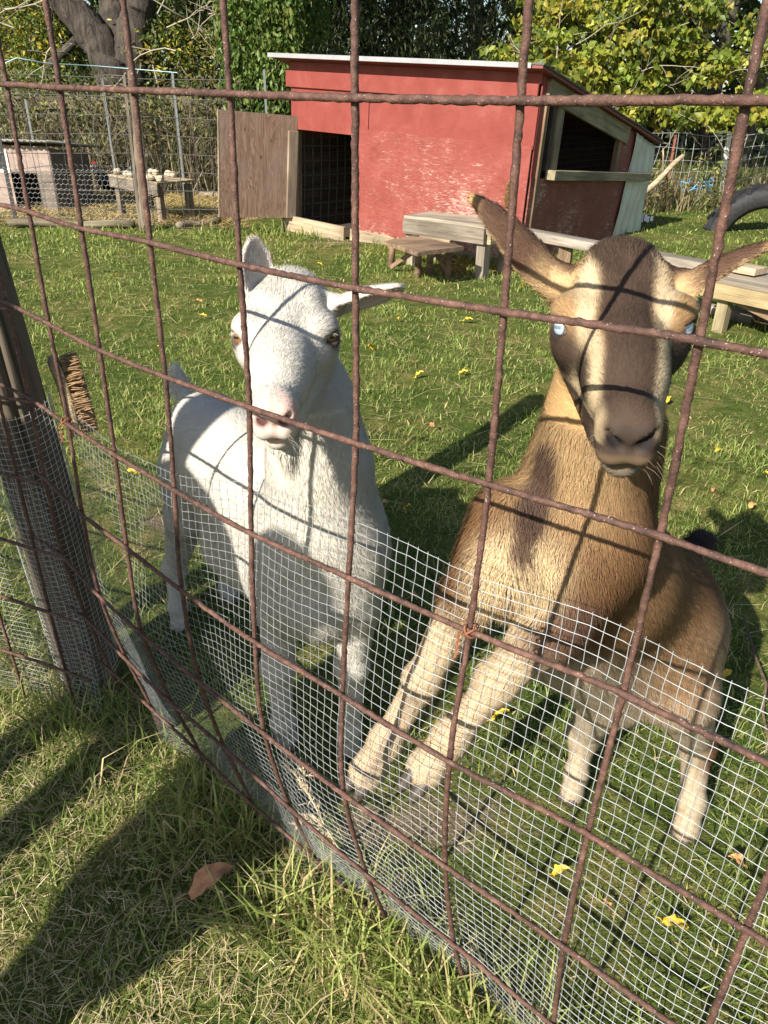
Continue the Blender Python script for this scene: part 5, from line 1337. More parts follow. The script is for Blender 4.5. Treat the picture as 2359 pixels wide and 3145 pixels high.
def make_grass():
    rg = np.random.default_rng(21); X, Y, Hh, Ww, Ln, C = [], [], [], [], [], []
    G1, G2, G3, ST, OL = (np.array(c) for c in ((.125, .195, .038), (.225, .295, .066), (.35, .39, .115), (.58, .47, .24), (.40, .36, .14)))
    zones = ((.30, 1.9, 27000), (1.9, 3.2, 14500), (3.2, 5.2, 7600), (5.2, 8.0, 3900), (8.0, 13.5, 900))
    for y0, y1, dn in zones:
        xm = lambda y: .64 * y + .55
        n = int((y1 - y0) * (xm(y0) + xm(y1)) * dn)
        y = rg.uniform(y0, y1, n); x = rg.uniform(-1, 1, n) * xm(y1); k = np.abs(x) < xm(y); x, y = x[k], y[k]
        k = ~blocked(x, y); x, y = x[k], y[k]
        nd = goat_side(x, y); out = nd < .09
        # clumping
        cl = vnoise(x, y, 5, 1) * .55 + vnoise(x, y, 14, 2) * .45; pt = vnoise(x, y, 1.6, 3) * .6 + vnoise(x, y, 4, 4) * .4
        keep = rg.random(len(x)) < np.clip(.28 + 1.15 * (cl - .22), .12, 1)
        keep &= ~((pt > .60) & (rg.random(len(x)) < .62)); bare = np.exp(-((x + .62) / .30) ** 2 - ((y - 2.1) / .35) ** 2) + np.exp(-((x - .10) / .35) ** 2 - ((y - .95) / .16) ** 2); bare += 1.2 * np.exp(-((x + .50) / .6) ** 2 - ((y - 7.55) / .28) ** 2); keep &= rg.random(len(x)) > .8 * np.clip(bare, 0, 1)
        x, y, nd, out, cl, pt = (a[keep] for a in (x, y, nd, out, cl, pt)); n = len(x)
        near = np.exp(-((nd - .06) / .10) ** 2)
        h = np.where(out, rg.gamma(5, .0088, n), rg.gamma(5, .0052, n) * (.7 + .9 * cl)) * (1 + 1.0 * near * out)
        h = np.where(nd > 4.5, h * 1.25, h)
        # longer tufts along the yard fence and the foot of the shed
        tuf = np.exp(-((y - 8.05 + .0 * x) / .18) ** 2) * (x < -1.2) + .8 * np.exp(-((y - 7.9 + .55 * (x + 1)) / .22) ** 2) * (np.abs(x + .8) < .8)
        h *= 1 + 1.6 * tuf * (vnoise(x, y, 3, 8) > .45)
        dist = np.hypot(x, y); w = np.where(out, .0024, .0025) * rg.uniform(.6, 1.4, n) * np.maximum(1, dist / 2.1)
        ln = np.abs(rg.normal(.42, .45, n)); ln = np.where(rg.random(n) < .22, rg.uniform(.9, 1.5, n), ln)
        u = rg.random(n); col = np.where((u < .35)[:, None], G1, np.where((u < .75)[:, None], G2, G3))
        dry = rg.random(n) < np.where(out, .38, .20) + .55 * np.clip(pt - .52, 0, 1) * 2
        col = np.where(dry[:, None], np.where((rg.random(n) < .6)[:, None], ST, OL), col)
        ln = np.where(dry, np.maximum(ln, rg.uniform(.7, 1.5, n)), ln)
        far = sstep(5, 9, dist)[:, None]; col = col * (1 - .25 * far) + np.array((.28, .33, .07)) * .25 * far
        col *= (rg.uniform(.7, 1.25, n) * (.72 + .55 * cl))[:, None]
        for L_, a in ((X, x), (Y, y), (Hh, h), (Ww, w), (Ln, ln), (C, col)): L_.append(a)
    X, Y, Hh, Ww, Ln, C = (np.concatenate(a) for a in (X, Y, Hh, Ww, Ln, C))
    print('grass blades', len(X))
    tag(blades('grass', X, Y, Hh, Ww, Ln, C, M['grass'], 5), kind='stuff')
    # flattened thatch of dead blades on the viewer's side
    n = 42000; y = .35 + 1.5 * rg.random(n); x = rg.uniform(-1.3, 1.1, n); k = (goat_side(x, y) < .12) & (np.abs(x) < .64 * y + .45) & (vnoise(x, y, 2.6, 55) > .33); x, y = x[k], y[k]; n = len(x); u = rg.random(n)
    col = np.where((u < .5)[:, None], np.array((.46, .36, .20)), np.where((u < .75)[:, None], np.array((.60, .52, .32)), np.array((.27, .28, .09)))) * rg.uniform(.6, 1.2, n)[:, None]
    tag(blades('thatch', x, y, rg.uniform(.015, .05, n), rg.uniform(.0010, .0019, n), rg.uniform(1.0, 1.5, n), col, M['straw'], 14, z=gz(x, y) + rg.uniform(.002, .02, n), curve=.2), kind='stuff')
    # long tufts hard against the foot of the fence on the viewer's side
    n = 2600; u = rg.uniform(-6.2, 3.0, n) * SP; nd = rg.normal(.015, .045, n)
    x = FO[0] + FT[0] * u + FN[0] * nd; y = FO[1] + FT[1] * u + FN[1] * nd
    k = vnoise(x, y, 7, 12) > .40; x, y = x[k], y[k]; n = len(x)
    u = rg.random(n); col = np.where((u < .3)[:, None], G2, np.where((u < .8)[:, None], G3 * 1.05, ST)) * rg.uniform(.75, 1.2, n)[:, None]
    tag(blades('long_grass', x, y, rg.uniform(.07, .18, n), rg.uniform(.0025, .0045, n), np.abs(rg.normal(.35, .3, n)), col, M['grass'], 6, curve=1.0), kind='stuff')
    # loose straw on the turf
    n = 2400; y = 1.2 + 7.2 * rg.random(n) ** .8; x = rg.uniform(-1, 1, n) * (.6 * y + .2); k = (vnoise(x, y, 1.1, 31) > .42) | (x < -.9); k &= ~blocked(x, y); k &= goat_side(x, y) > .15
    x, y = x[k], y[k]; n = len(x)
    tag(blades('loose_straw', x, y, rg.uniform(.05, .24, n), rg.uniform(.0018, .0032, n) * np.maximum(1, np.hypot(x, y) / 3.2), rg.uniform(1.40, 1.56, n), np.array((.58, .47, .24)) * rg.uniform(.7, 1.2, n)[:, None], M['straw'], 7, z=gz(x, y) + .012, curve=.05), kind='stuff')
    # bedding straw in the poultry yard
    n = 15000; x = rg.uniform(-5.2, -1.45, n); y = rg.uniform(8.25, 11.2, n)
    tag(blades('bedding_straw', x, y, rg.uniform(.06, .22, n), rg.uniform(.004, .008, n), rg.uniform(1.1, 1.56, n), np.array((.54, .40, .17)) * rg.uniform(.55, 1.2, n)[:, None], M['straw'], 8, z=.01 + .035 * rg.random(n), curve=.1), kind='stuff')
    # tall weeds and dry grass along the woven fence and behind the yard
    n = 5200; s = rg.random(n); x = 2.55 + 4.4 * s + rg.normal(0, .25, n); y = 10.15 + 2.4 * s + np.abs(rg.normal(0, .55, n)) * np.where(rg.random(n) < .8, 1, -.5)
    h = rg.gamma(4, .10, n) * (.6 + .7 * vnoise(x, y, 1.5, 40)); u = rg.random(n)
    col = np.where((u < .45)[:, None], np.array((.36, .29, .16)), np.where((u < .8)[:, None], np.array((.13, .18, .045)), np.array((.20, .15, .09)))) * rg.uniform(.6, 1.2, n)[:, None]
    tag(blades('tall_weeds', x, y, np.clip(h, .08, .75), rg.uniform(.006, .014, n), np.abs(rg.normal(.2, .25, n)), col, M['grass'], 9, curve=.5), kind='stuff')
    n = 9000; x = rg.uniform(-8, -.9, n); y = rg.uniform(11.0, 12.8, n); u = rg.random(n)
    col = np.where((u < .5)[:, None], np.array((.21, .165, .11)), np.where((u < .8)[:, None], np.array((.12, .13, .05)), np.array((.30, .25, .17)))) * rg.uniform(.45, 1.2, n)[:, None]
    tag(blades('dry_brush', x, y, rg.uniform(.3, 1.25, n), rg.uniform(.006, .016, n), np.abs(rg.normal(.25, .3, n)), col, M['straw'], 10, curve=.7), kind='stuff')
make_grass()

# ------------------------------------------------------------------ fallen leaves, dry stalk, twig
def leaf_thing_mesh(name, L, Wd, curl, col):
    n = 9; v = []; f = []
    for i in range(n):
        t = i / (n - 1); w = Wd * math.sin(math.pi * min(1, .06 + .94 * t)) ** .8 * (1 - .35 * t) * (1 + .16 * math.sin(t * 23 + L * 90)) + .001
        zc = curl * math.sin(t * 2.6) * L
        for q in (-1, -.5, 0, .5, 1): v.append(((t - .5) * L, q * w, zc + abs(q) * w * .45 + .004 * math.sin(t * 14 + q * 3)))
    for i in range(n - 1):
        for j in range(4): f.append((i * 5 + j, i * 5 + j + 1, (i + 1) * 5 + j + 1, (i + 1) * 5 + j))
    mb = MB(); mb.add(v, f); mb.tube([(-.5 * L, 0, 0), (-.62 * L, .002, .004), (-.78 * L, .006, .0)], .0010, 4)
    v = np.concatenate(mb.v); me = bpy.data.meshes.new(name); me.from_pydata(v.tolist(), [], mb.f); me.materials.append(col)
    me.polygons.foreach_set('use_smooth', np.ones(len(me.polygons), bool)); return me
M['yleaf'] = simple('yellow_leaf', (.62, .40, .04), .55, .25, 60, bmp=.1); M['bleaf'] = simple('tan_dead_leaf', (.34, .17, .085), .7, .3, 50, bmp=.3); M['oleaf'] = simple('orange_leaf', (.50, .26, .10), .6, .3, 60, bmp=.1)
mesh_y = leaf_thing_mesh('fallen_leaf', .055, .013, .18, M['yleaf']); mesh_o = leaf_thing_mesh('fallen_leaf', .05, .016, .25, M['oleaf'])
LEAVES = [(880, 1110, 0, 'yellow leaf on the grass between the two goats'), (1562, 1478, 0, 'yellow leaf in the shadow right of the brown goat'), (830, 1098, 1, 'small tan leaf just left of the yellow leaf between the two goats'), (906, 820, 0, 'yellow leaf on the lawn midway between the two goats heads'), (1442, 872, 0, 'yellow leaf on the lawn behind the brown goats right cheek'), (1540, 1072, 1, 'curled tan leaf on the grass right of the brown goat'), (1655, 1042, 0, 'yellow leaf on the grass at the right edge'), (292, 1040, 0, 'yellow leaf in the grass between the post and the white goats rump'), (165, 812, 0, 'narrow yellow leaf beside the brush on the post'), (440, 690, 0, 'yellow leaf on the lawn left of the white goats cheek'), (430, 663, 1, 'tan leaf on the lawn left of the white goats forehead'), (690, 578, 0, 'yellow leaf on the lawn above the white goats poll'), (860, 700, 0, 'yellow leaf on the lawn right of the white goats eye'), (1130, 620, 0, 'yellow leaf in the grass under the left ear of the brown goat'), (1545, 985, 0, 'yellow leaf on the lawn right of the brown goats chin'), (1620, 1108, 1, 'tan leaf at the right edge below the curled tan leaf'), (1010, 700, 0, 'yellow leaf on the lawn left of the brown goats forehead'), (560, 640, 0, 'yellow leaf on the lawn beside the white goats left ear'), (250, 600, 0, 'yellow leaf on the lawn near the poultry yard fence'), (930, 930, 1, 'tan leaf on the lawn between the goats necks'), (1000, 820, 0, 'yellow leaf on the lawn close left of the brown goats cheek'), (890, 1300, 1, 'tan leaf in the shadow right of the white goats shoulder'), (1080, 1560, 0, 'yellow leaf seen between the brown goats front legs'), (1210, 1900, 0, 'yellow leaf in the grass below the brown goats left hind hoof'), (1300, 1980, 1, 'tan leaf seen through the wire mesh below the brown goat'), (1450, 2020, 0, 'yellow leaf seen through the wire mesh at bottom right'), (1580, 1880, 1, 'tan leaf beside the brown goats right hind hoof'), (340, 760, 0, 'yellow leaf on the lawn behind the white goats tail'), (800, 760, 0, 'yellow leaf on the lawn right of the white goats neck')]
rg_ = np.random.default_rng(77)
for (x, y, k, lb) in LEAVES:
    p = gp(x, y); ob = bpy.data.objects.new('fallen_leaf', mesh_o if k else mesh_y); COL.objects.link(ob)
    s = 1 + .35 * rg_.normal() * .5; s *= .72 * (1.0 + .25 * max(0, p[1] - 2) ** .5)
    ob.location = (p[0], p[1], gz(p[0], p[1]) + .022); ob.rotation_euler = (rg_.normal(0, .35), rg_.normal(0, .35), rg_.uniform(0, 6.28)); ob.scale = (s, s, s)
    tag(ob, lb or ('small tan leaf lying in the short grass of the goat yard' if k else 'small yellow leaf lying in the short grass of the goat yard'), 'leaf', ('tan leaves scattered over the goat yard' if k else 'yellow leaves scattered over the goat yard'))
dm = leaf_thing_mesh('dead_leaf', .085, .020, .42, M['bleaf']); ob = bpy.data.objects.new('dead_leaf', dm); COL.objects.link(ob)
p = gp(468, 1945); ob.location = (p[0], p[1], .045); ob.rotation_euler = (.25, -.2, R_(28)); tag(ob, 'large curled brown dead leaf on the shaded grass outside the fence', 'leaf')
def stalks():
    rg = np.random.default_rng(15); mb = MB()
    for (pts, Yv) in (([(735, 1850), (690, 1760), (650, 1690), (618, 1650)], .86), ([(745, 1855), (705, 1790), (668, 1762)], .85), ([(700, 1800), (655, 1770), (640, 1790)], .86), ([(690, 1760), (660, 1700), (655, 1660)], .87)):
        P = np.array([px(x, y, Yv + .02 * i) for i, (x, y) in enumerate(pts)]); s = np.linspace(0, len(P) - 1, 18); Q = np.stack([np.interp(s, range(len(P)), P[:, k]) for k in range(3)], 1)
        mb.tube(Q, np.linspace(.0011, .0006, 18), 4)
        for i in range(5, 18):
            for k in range(3):
                a = Q[i]; d = (Q[min(i + 1, 17)] - Q[i - 1]); d /= np.linalg.norm(d); e = a + (d * .6 + rg.normal(0, .6, 3)) * rg.uniform(.008, .02); mb.tube([a, (a + e) / 2, e], [.0005, .0011, .0004], 3)
    o = mb.build('dry_stalk', M['pale_straw'], None, True); tag(o, 'pale dry grass stalk with seed heads pushed through the wire mesh', 'grass stalk')
M['pale_straw'] = simple('pale_dry_stalk', (.58, .46, .28), .7, .2, 60, bmp=0)
stalks()
mb = MB(); P = [gp(1600, 1350), gp(1625, 1440), gp(1648, 1500), gp(1640, 1560), gp(1655, 1640)]; mb.tube([p + [0, 0, .03] for p in P], [.003, .004, .004, .003, .002], 5); mb.tube([P[1] + [0, 0, .03], gp(1590, 1420) + [0, 0, .05]], [.003, .001], 4)
tag(mb.build('twig', M['brown_wood'], None, True), 'thin crooked twig on the grass right of the brown goat', 'twig')

# ------------------------------------------------------------------ trees and shrubs
M['leafy'] = attr_mat('leaf_blade', .45, .42, spec=.35)
def bark_mat(name, dark, light, sc=1.0):
    m, t, p = mat_new(name); v = coords(t, (16 * sc, 16 * sc, 3.2 * sc)); n = noise_(t, 1, 6, .7, v, .8); n2 = noise_(t, 2.5, 3, .5, v)
    r = ramp(t, n.outputs[0], [(.36, dark), (.52, [(a + b) / 2 for a, b in zip(dark, light)]), (.68, light)]); t.links.new(r.outputs[0], p.inputs['Base Color'])
    p.inputs['Roughness'].default_value = .9; bump(t, p, n.outputs[0], 1.0, .05); return m
M['bark'] = bark_mat('furrowed_bark', (.013, .010, .008), (.088, .07, .053)); M['bark_dark'] = bark_mat('dark_bark', (.018, .015, .012), (.09, .075, .06)); M['bark_birch'] = bark_mat('pale_bark', (.10, .085, .07), (.30, .28, .24)); M['twig'] = simple('bare_twig', (.19, .155, .11), .8, .3, 20, bmp=0); M['twig_pale'] = simple('pale_bare_twig', (.30, .265, .20), .8, .2, 20, bmp=0)
def leaves(name, ctr, spread, n_each, size, cols, parent, org, seed, narrow=.45, droop=.3, sun=.0):
    """clumps of folded leaves: ctr (k,3) clump centres; spread radius; each clump has its own tint"""
    rg = np.random.default_rng(seed); k = len(ctr); ctr = np.asarray(ctr)
    nn = rg.poisson(n_each, k).clip(1); I = np.repeat(np.arange(k), nn); n = len(I)
    sp = np.broadcast_to(np.asarray(spread, float), (3,)) * rg.uniform(.6, 1.3, (k, 1))
    p = ctr[I] + rg.normal(0, 1, (n, 3)) * sp[I] * .6
    d = rg.normal(0, 1, (n, 3)); d[:, 2] = d[:, 2] * .6 - droop * 1.6; d /= np.linalg.norm(d, axis=1, keepdims=True)
    q = rg.normal(0, 1, (n, 3)) * .8 + np.array([-.3, -.6, .6]); s = np.cross(d, q); s /= np.linalg.norm(s, axis=1, keepdims=True); u = np.cross(s, d)
    L = (size * rg.uniform(.55, 1.25, n))[:, None]; w = L * narrow * .5
    v = np.stack([p, p + d * L * .45 + s * w + u * w * .25, p + d * L - u * L * .12, p + d * L * .45 - s * w + u * w * .25], 1).reshape(-1, 3) - org
    b = np.arange(n) * 4; loops = np.stack([b, b + 1, b + 2, b, b + 2, b + 3], 1).ravel(); sizes = np.full(2 * n, 3)
    cols = np.asarray(cols, float); ci = rg.integers(0, len(cols), k); c = cols[ci][I]
    alt = cols[rg.integers(0, len(cols), n)]; c = np.where((rg.random(n) < .35)[:, None], alt, c) * (rg.uniform(.7, 1.3, (k, 1)))[I] * rg.uniform(.7, 1.25, (n, 1))
    return fast_mesh(name, v, loops, sizes, M['leafy'], parent, np.repeat(c, 4, 0))
def boxc(x0, x1, y0, y1, Y0, Y1, n, seed, zmin=.05):
    """clump centres spread over a window of the view at distances Y0..Y1"""
    rg = np.random.default_rng(seed); out = []
    while len(out) < n:
        p = px(rg.uniform(x0, x1), rg.uniform(y0, y1), rg.uniform(Y0, Y1))
        if p[2] > zmin: out.append(p)
    return np.array(out)
def ellc(c, r, n, seed, shell=.5):
    rg = np.random.default_rng(seed); d = rg.normal(0, 1, (n, 3)); d /= np.linalg.norm(d, axis=1, keepdims=True); return np.asarray(c) + d * (shell + (1 - shell) * rg.random((n, 1))) * np.asarray(r)
def limb(mb, P, r, seed=0, sides=10, jit=.10, nseg=18):
    P = np.asarray(P, float); s = np.linspace(0, len(P) - 1, nseg); i = np.arange(len(P))
    Q = np.stack([np.interp(s, i, P[:, k]) for k in range(3)], 1); rr = np.interp(s, i, r)
    for _ in range(2): Q[1:-1] = (Q[:-2] + 2 * Q[1:-1] + Q[2:]) / 4
    rg = np.random.default_rng(seed); Q += rg.normal(0, 1, Q.shape) * rr[:, None] * .03
    mb.tube(Q, rr, sides, jit=jit)
def twigs(parent, name, starts, length, seed, mat, org, n_sub=3, r=.006, up=.0):
    rg = np.random.default_rng(seed); mb = MB()
    for p in starts:
        d = rg.normal(0, 1, 3); d[2] = d[2] * .6 + up; d /= np.linalg.norm(d); P = [np.array(p)]; 
        for k in range(7): d = d + rg.normal(0, .25, 3); d /= np.linalg.norm(d); P.append(P[-1] + d * length / 7)
        P = np.array(P) - org; mb.tube(P, np.linspace(r, r * .35, 8), 4, cap=False)
        for q in range(n_sub):
            i = rg.integers(2, 7); e = d + rg.normal(0, .8, 3); e /= np.linalg.norm(e); mb.tube([P[i], P[i] + e * length * .15, P[i] + e * length * .3 + rg.normal(0, .03, 3)], [r * .5, r * .35, r * .2], 3, cap=False)
    o = mb.build(name, mat, parent, True); o['kind'] = 'stuff'; return o
def tree(name, label, cat, base, group=None):
    return thing(name, label, cat, tuple(base), group=group)

GRN = [(.062, .105, .018), (.09, .14, .026), (.12, .16, .034)]; YEL = [(.36, .30, .04), (.28, .26, .045), (.15, .18, .038)]; DRK = [(.022, .036, .012), (.032, .050, .016), (.045, .064, .020)]
# big forked willow
b = px(245, 330, 14.0); b[2] = 0; t = tree('willow_tree', 'massive old tree with furrowed forking trunk behind the poultry yard', 'tree', b); o = np.array(t.location)
mb = MB(); f = px(262, 110, 14.0) - o
limb(mb, [(0, 0, -.2), (-.02, 0, .5), f * [.6, 1, .55] , f + [-.08, 0, -.05]], [.42, .37, .33, .36], 1, 18, .07, 26)
limb(mb, [f + [-.16, 0, -.45], px(215, 90, 14) - o, px(150, 15, 14) - o, px(70, -70, 13.8) - o, px(-120, -260, 13.5) - o], [.26, .27, .22, .19, .12], 2, 16, .08, 30)
limb(mb, [f + [.06, 0, -.5], px(283, 90, 14) - o, px(300, 20, 14.1) - o, px(318, -60, 14.2) - o, px(340, -220, 14.4) - o], [.27, .26, .23, .22, .16], 3, 16, .08, 30)
limb(mb, [f + [.0, .15, -.3], px(245, 40, 14.3) - o, px(250, -90, 14.6) - o], [.26, .22, .18], 4, 14, .08, 22)
limb(mb, [px(100, 150, 14.1) - o, px(140, 110, 14.0) - o, px(165, 85, 14.0) - o], [.05, .075, .06], 5, 8, .1, 12)
mb.build('trunk', M['bark'], t, True)
ct = ellc((-3.6, 12.6, 7.0), (4.6, 3.0, 2.4), 300, 3, .2)  # crown above the view, placed to shade the dark trees behind
leaves('crown', ct, .55, 30, .22, GRN, t, o, 4, .30, .5)
twigs(t, 'twigs', [px(x, y, Y) for x, y, Y in [(20, 130, 12), (60, 110, 12), (120, 90, 12.4), (-20, 70, 11), (30, 60, 11), (330, 140, 13), (360, 60, 13), (400, 40, 13), (420, 90, 13), (380, 110, 12.6), (450, 30, 13), (340, 30, 13.4), (300, 150, 13), (480, 60, 13), (10, 20, 11.5)]], 1.3, 5, M['twig_pale'], o, 5, .012)
# yellowish shrubs left of and behind the trunk
for i, (x0, x1, y0, y1, Y0, Y1, n, per, cols, lb, sz) in enumerate((
        (-80, 130, -120, 170, 14.5, 16.5, 260, 34, GRN + YEL[:2] + [(.24, .27, .05)], 'yellow green shrub left of the massive old trunk', .10),
        (-60, 200, 150, 330, 12.2, 13.6, 120, 26, GRN + [(.16, .14, .06), (.20, .19, .06)], 'straggly green shrub above the hen house roof', .085),
        (300, 470, 60, 300, 13.6, 15.0, 120, 26, YEL + GRN[:2] + [(.15, .13, .06)], 'shrub with bright yellow autumn leaves right of the massive trunk', .10),
        (310, 520, -120, 110, 14.8, 16.5, 230, 32, GRN + [(.18, .20, .05), (.09, .10, .04)], 'twiggy green tree between the trunk and the hedge', .10),
        (60, 520, -100, 220, 16.0, 18.5, 300, 30, DRK + GRN, 'dark green shrub behind the massive forked trunk', .12))):
    c = boxc(x0, x1, y0, y1, Y0, Y1, n, 50 + i); b = c.mean(0); b[2] = 0; t = tree('shrub', lb, 'shrub', b); o = np.array(t.location)
    mb = MB(); rg = np.random.default_rng(i)
    for k in range(9):
        e = c[rg.integers(len(c))] - o; limb(mb, [(rg.normal(0, .25), rg.normal(0, .25), -.05), e * [.5, .5, .55], e], [.035, .024, .008], k, 6, .1, 10)
    mb.build('stem', M['bark_dark'], t, True); leaves('foliage', c, .24, per, sz, cols, t, o, 60 + i, .40, .35)
    twigs(t, 'twigs', c[:26], .8, i, M['twig'], o, 3, .006)
# bright hanging hedge of vine left of the shed roof
c = np.concatenate([boxc(478, 640, -140, 150, 11.6, 12.8, 330, 70), boxc(500, 632, 140, 300, 11.6, 12.3, 150, 71), boxc(560, 700, -140, 60, 12.3, 13.6, 120, 73)]); b = c.mean(0); b[2] = 0
t = tree('vine_hedge', 'tall bright green hedge of hanging vine left of the red shed', 'hedge', b); o = np.array(t.location); mb = MB()
for k in range(12):
    e = c[k * 7] - o; limb(mb, [(e[0] + .1, .3, -.05), (e[0], .25, e[2] * .6), e], [.05, .04, .012], k, 6, .1, 10)
mb.build('stem', M['bark_dark'], t, True)
leaves('foliage', c, (.13, .16, .34), 44, .095, [(.07, .135, .022), (.10, .17, .03), (.14, .20, .045), (.16, .185, .045)], t, o, 72, .45, .9)
# dark willowy mass behind the shed
for i, (x0, x1, Y0, Y1, n, lb) in enumerate(((640, 800, 15.0, 17.0, 230, 'dark narrow leaved tree directly above the left end of the shed roof'), (780, 960, 15.6, 18, 230, 'dark narrow leaved tree above the middle of the shed roof'), (940, 1130, 16.5, 19, 200, 'dark tree above the right half of the shed roof'))):
    c = boxc(x0, x1, -170, 210, Y0, Y1, n, 80 + i); b = c.mean(0); b[2] = 0; t = tree('willow_tree', lb, 'tree', b); o = np.array(t.location); mb = MB()
    limb(mb, [(0, .6, -.1), (.1, .5, 1.6), (.0, .6, 3.4), (.2, .6, 6.5)], [.16, .14, .12, .08], i, 10, .08, 20)
    for k in range(5): e = c[k * 11] - o; limb(mb, [(.05, .5, 1.2 + .3 * k), (e + [0, .5, 1.5 + .3 * k]) / 2, e], [.06, .04, .012], k, 6, .1, 10)
    mb.build('trunk', M['bark_birch'] if i == 2 else M['bark_dark'], t, True)
    cc = np.concatenate([c, ellc(o + [0, 1.0, 6.0], (2.4, 2.0, 2.2), 90, i, .2)])  # upper clumps lie out of view, added to shade the wood
    leaves('crown', cc, (.30, .35, .42), 46, .13, DRK + [(.08, .10, .035)], t, o, 90 + i, .20, .9)
# yellow-green broad-leaved tree on the right, in full sun
def sprays(x0, x1, y0, y1, Y0, Y1, n, seed):
    return boxc(x0, x1, y0, y1, Y0, Y1, n, seed)
c = np.concatenate([sprays(1130, 1300, -40, 90, 11.4, 12.6, 90, 101), sprays(1180, 1420, 60, 215, 10.6, 12.2, 150, 102), sprays(1300, 1560, -60, 60, 11, 12.6, 120, 103), sprays(1400, 1590, 60, 190, 11, 12.6, 80, 104), sprays(1230, 1420, 205, 258, 10.2, 11.2, 42, 105), sprays(1420, 1720, 220, 266, 10.4, 11.6, 60, 106), sprays(1600, 1760, 40, 230, 11, 12.5, 60, 107), sprays(1060, 1180, 80, 140, 11.6, 12.5, 30, 108)])
b = px(1352, 300, 12.4); b[2] = 0; t = tree('broadleaf_tree', 'broadleaf tree with sunlit yellow green leaves right of the shed', 'tree', b); o = np.array(t.location); mb = MB()
limb(mb, [(-.12, 0, -.1), px(1340, 290, 12.4) - o, px(1365, 200, 12.3) - o, px(1385, 120, 12.3) - o, px(1400, -40, 12.2) - o, px(1420, -300, 12) - o], [.17, .15, .13, .12, .11, .08], 1, 12, .08, 26)
limb(mb, [(.45, .2, -.1), px(1412, 280, 12.6) - o, px(1425, 170, 12.6) - o, px(1470, 60, 12.6) - o, px(1520, -120, 12.6) - o], [.12, .11, .10, .09, .07], 2, 10, .08, 24)
rg = np.random.default_rng(2)
for k in range(16): e = c[k * 37 % len(c)] - o; s_ = np.array([rg.uniform(-.1, .4), 0, rg.uniform(1.0, 2.6)]); limb(mb, [s_, (s_ + e) / 2 + [0, 0, .15], e], [.03, .02, .007], k, 6, .1, 10)
mb.build('trunk', M['bark'], t, True)
leaves('crown', c[::2], (.17, .17, .075), 40, .108, [(.13, .18, .024), (.19, .235, .032), (.26, .275, .036), (.095, .135, .02), (.32, .28, .045)], t, o, 110, .62, .55)
cu = ellc(o + [.4, 1.0, 5.8], (3.2, 2.2, 2.3), 200, 7, .2); leaves('upper_crown', cu, .5, 26, .2, GRN, t, o, 111, .6, .4)  # unseen leaves overhead, added to keep the wood behind in shade
twigs(t, 'twigs', c[::9], .9, 6, M['twig_pale'], o, 3, .006)
# brush behind the poultry yard
for i, (x0, x1) in enumerate(((-40, 190), (180, 330), (320, 500))):
    c = boxc(x0, x1, 205, 400, 11.2, 13.0, 190, 120 + i); b = c.mean(0); b[2] = 0; t = tree('brush', ['tangle of brush behind the hen house', 'tangle of brush behind the feeding table', 'tangle of brush behind the plywood door'][i], 'shrub', b); o = np.array(t.location)
    twigs(t, 'stem', [(q[0], q[1], .05) for q in c[:70]], 1.3, 20 + i, M['twig'], o, 4, .008, 1.2)
    leaves('foliage', c, .22, 20, .075, [(.07, .095, .03), (.11, .13, .04), (.15, .13, .06), (.10, .075, .045), (.24, .23, .06)], t, o, 130 + i, .45, .5)
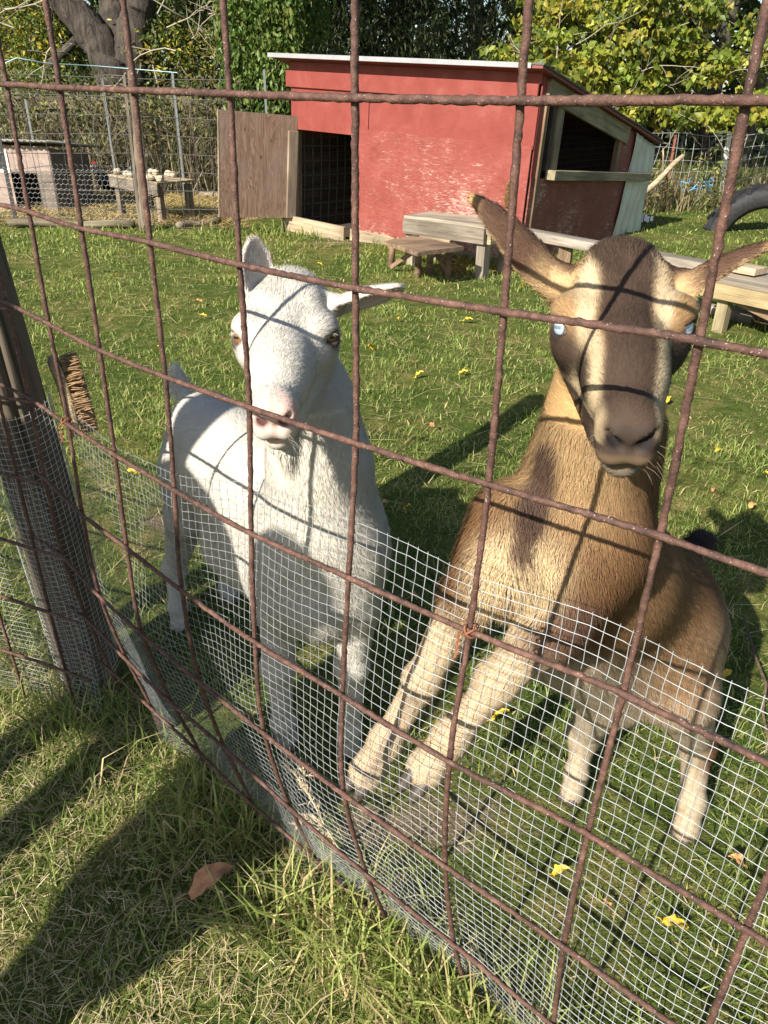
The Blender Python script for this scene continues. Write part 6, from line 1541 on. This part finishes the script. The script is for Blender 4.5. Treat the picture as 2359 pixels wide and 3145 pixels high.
# weeds at the woven fence
for i, (x, y, h) in enumerate(((1440, 375, .75), (1500, 400, .7), (1415, 400, .6), (1545, 420, .6))):
    b = gp(x, y + 60); t = tree('tall_weed', ['tall leafy weed behind the leaning branch', 'tall leafy weed beside the blue twine', 'leafy weed at the rear corner of the shed', 'leafy weed at the foot of the white stake'][i], 'weed', b); o = np.array(t.location); mb = MB(); mb.tube([(0, 0, 0), (.02, 0, h * .5), (.0, .02, h)], [.008, .006, .003], 5); mb.build('stem', M['twig'], t, True)
    leaves('foliage', o + np.stack([np.random.default_rng(i).normal(0, .07, 16), np.random.default_rng(i + 9).normal(0, .07, 16), np.linspace(.15, h, 16)], 1), .08, 7, .07, [(.12, .17, .04), (.2, .22, .06), (.2, .16, .07)], t, o, 140 + i, .4, .4)
# the wood behind
fr = np.random.default_rng(33)
cs = []
for k in range(1150):
    x = fr.uniform(-26, 26) if k % 3 else fr.uniform(-18, 10); y = fr.uniform(18, 30); z = fr.uniform(.2, 11) 
    q = (x / y)
    if .50 < q < .565 and 2.0 < (z - 1.2) * 20 / y + .6 < 3.3 and fr.random() < .8: continue
    cs.append((x, y, z))
o = leaves('wood', cs, (1.5, 1.2, 1.1), 36, .42, DRK + [(.045, .06, .02)], None, np.zeros(3), 150, .5, .4); tag(o, kind='stuff')
tk = None
for k, (x, Y, r, lb) in enumerate(((870, 21, .10, 'thin pale trunk in the dark wood above the middle of the shed'), (905, 23, .08, 'slender trunk in the dark wood right of the thin pale one'), (1010, 20, .10, 'pale trunk in the wood above the right end of the shed roof'), (1245, 19, .16, 'dark trunk in the wood behind the sunlit broadleaf tree'), (1300, 24, .12, 'slim trunk deep in the wood behind the sunlit leaves'), (1540, 20, .15, 'dark trunk in the wood behind the white stake'), (1640, 19, .13, 'trunk in the wood at the right edge of the picture'), (520, 21, .14, 'trunk in the wood behind the vine hedge'), (1100, 24, .11, 'distant trunk at the right end of the shed roof'), (1460, 25, .12, 'distant trunk seen under the broadleaf tree'))):
    b = px(x, 200, Y); b[2] = 0; t = tree('tree', lb, 'tree', b); o = np.array(t.location)
    mb = MB(); limb(mb, [(0, 0, -.1), (.05 * (k % 3 - 1), 0, 2.5), (.12 * (k % 2), 0, 5), (0, 0, 9)], [r * 1.15, r, r * .85, r * .4], k, 9, .06, 24); limb(mb, [(0, 0, 2.4 + .2 * k % 1), (.5 * (-1) ** k, -.1, 3.2), (1.1 * (-1) ** k, -.2, 3.6)], [r * .3, r * .2, .01], k, 6, .1, 10); mb.build('trunk', M['bark_birch'] if k in (0, 2, 1) else M['bark_dark'], t, True)
    leaves('crown', ellc(o + [0, 0, 8], (2, 2, 2.2), 40, k, .2), .5, 24, .3, DRK + GRN[:1], t, o, 160 + k, .5, .4)
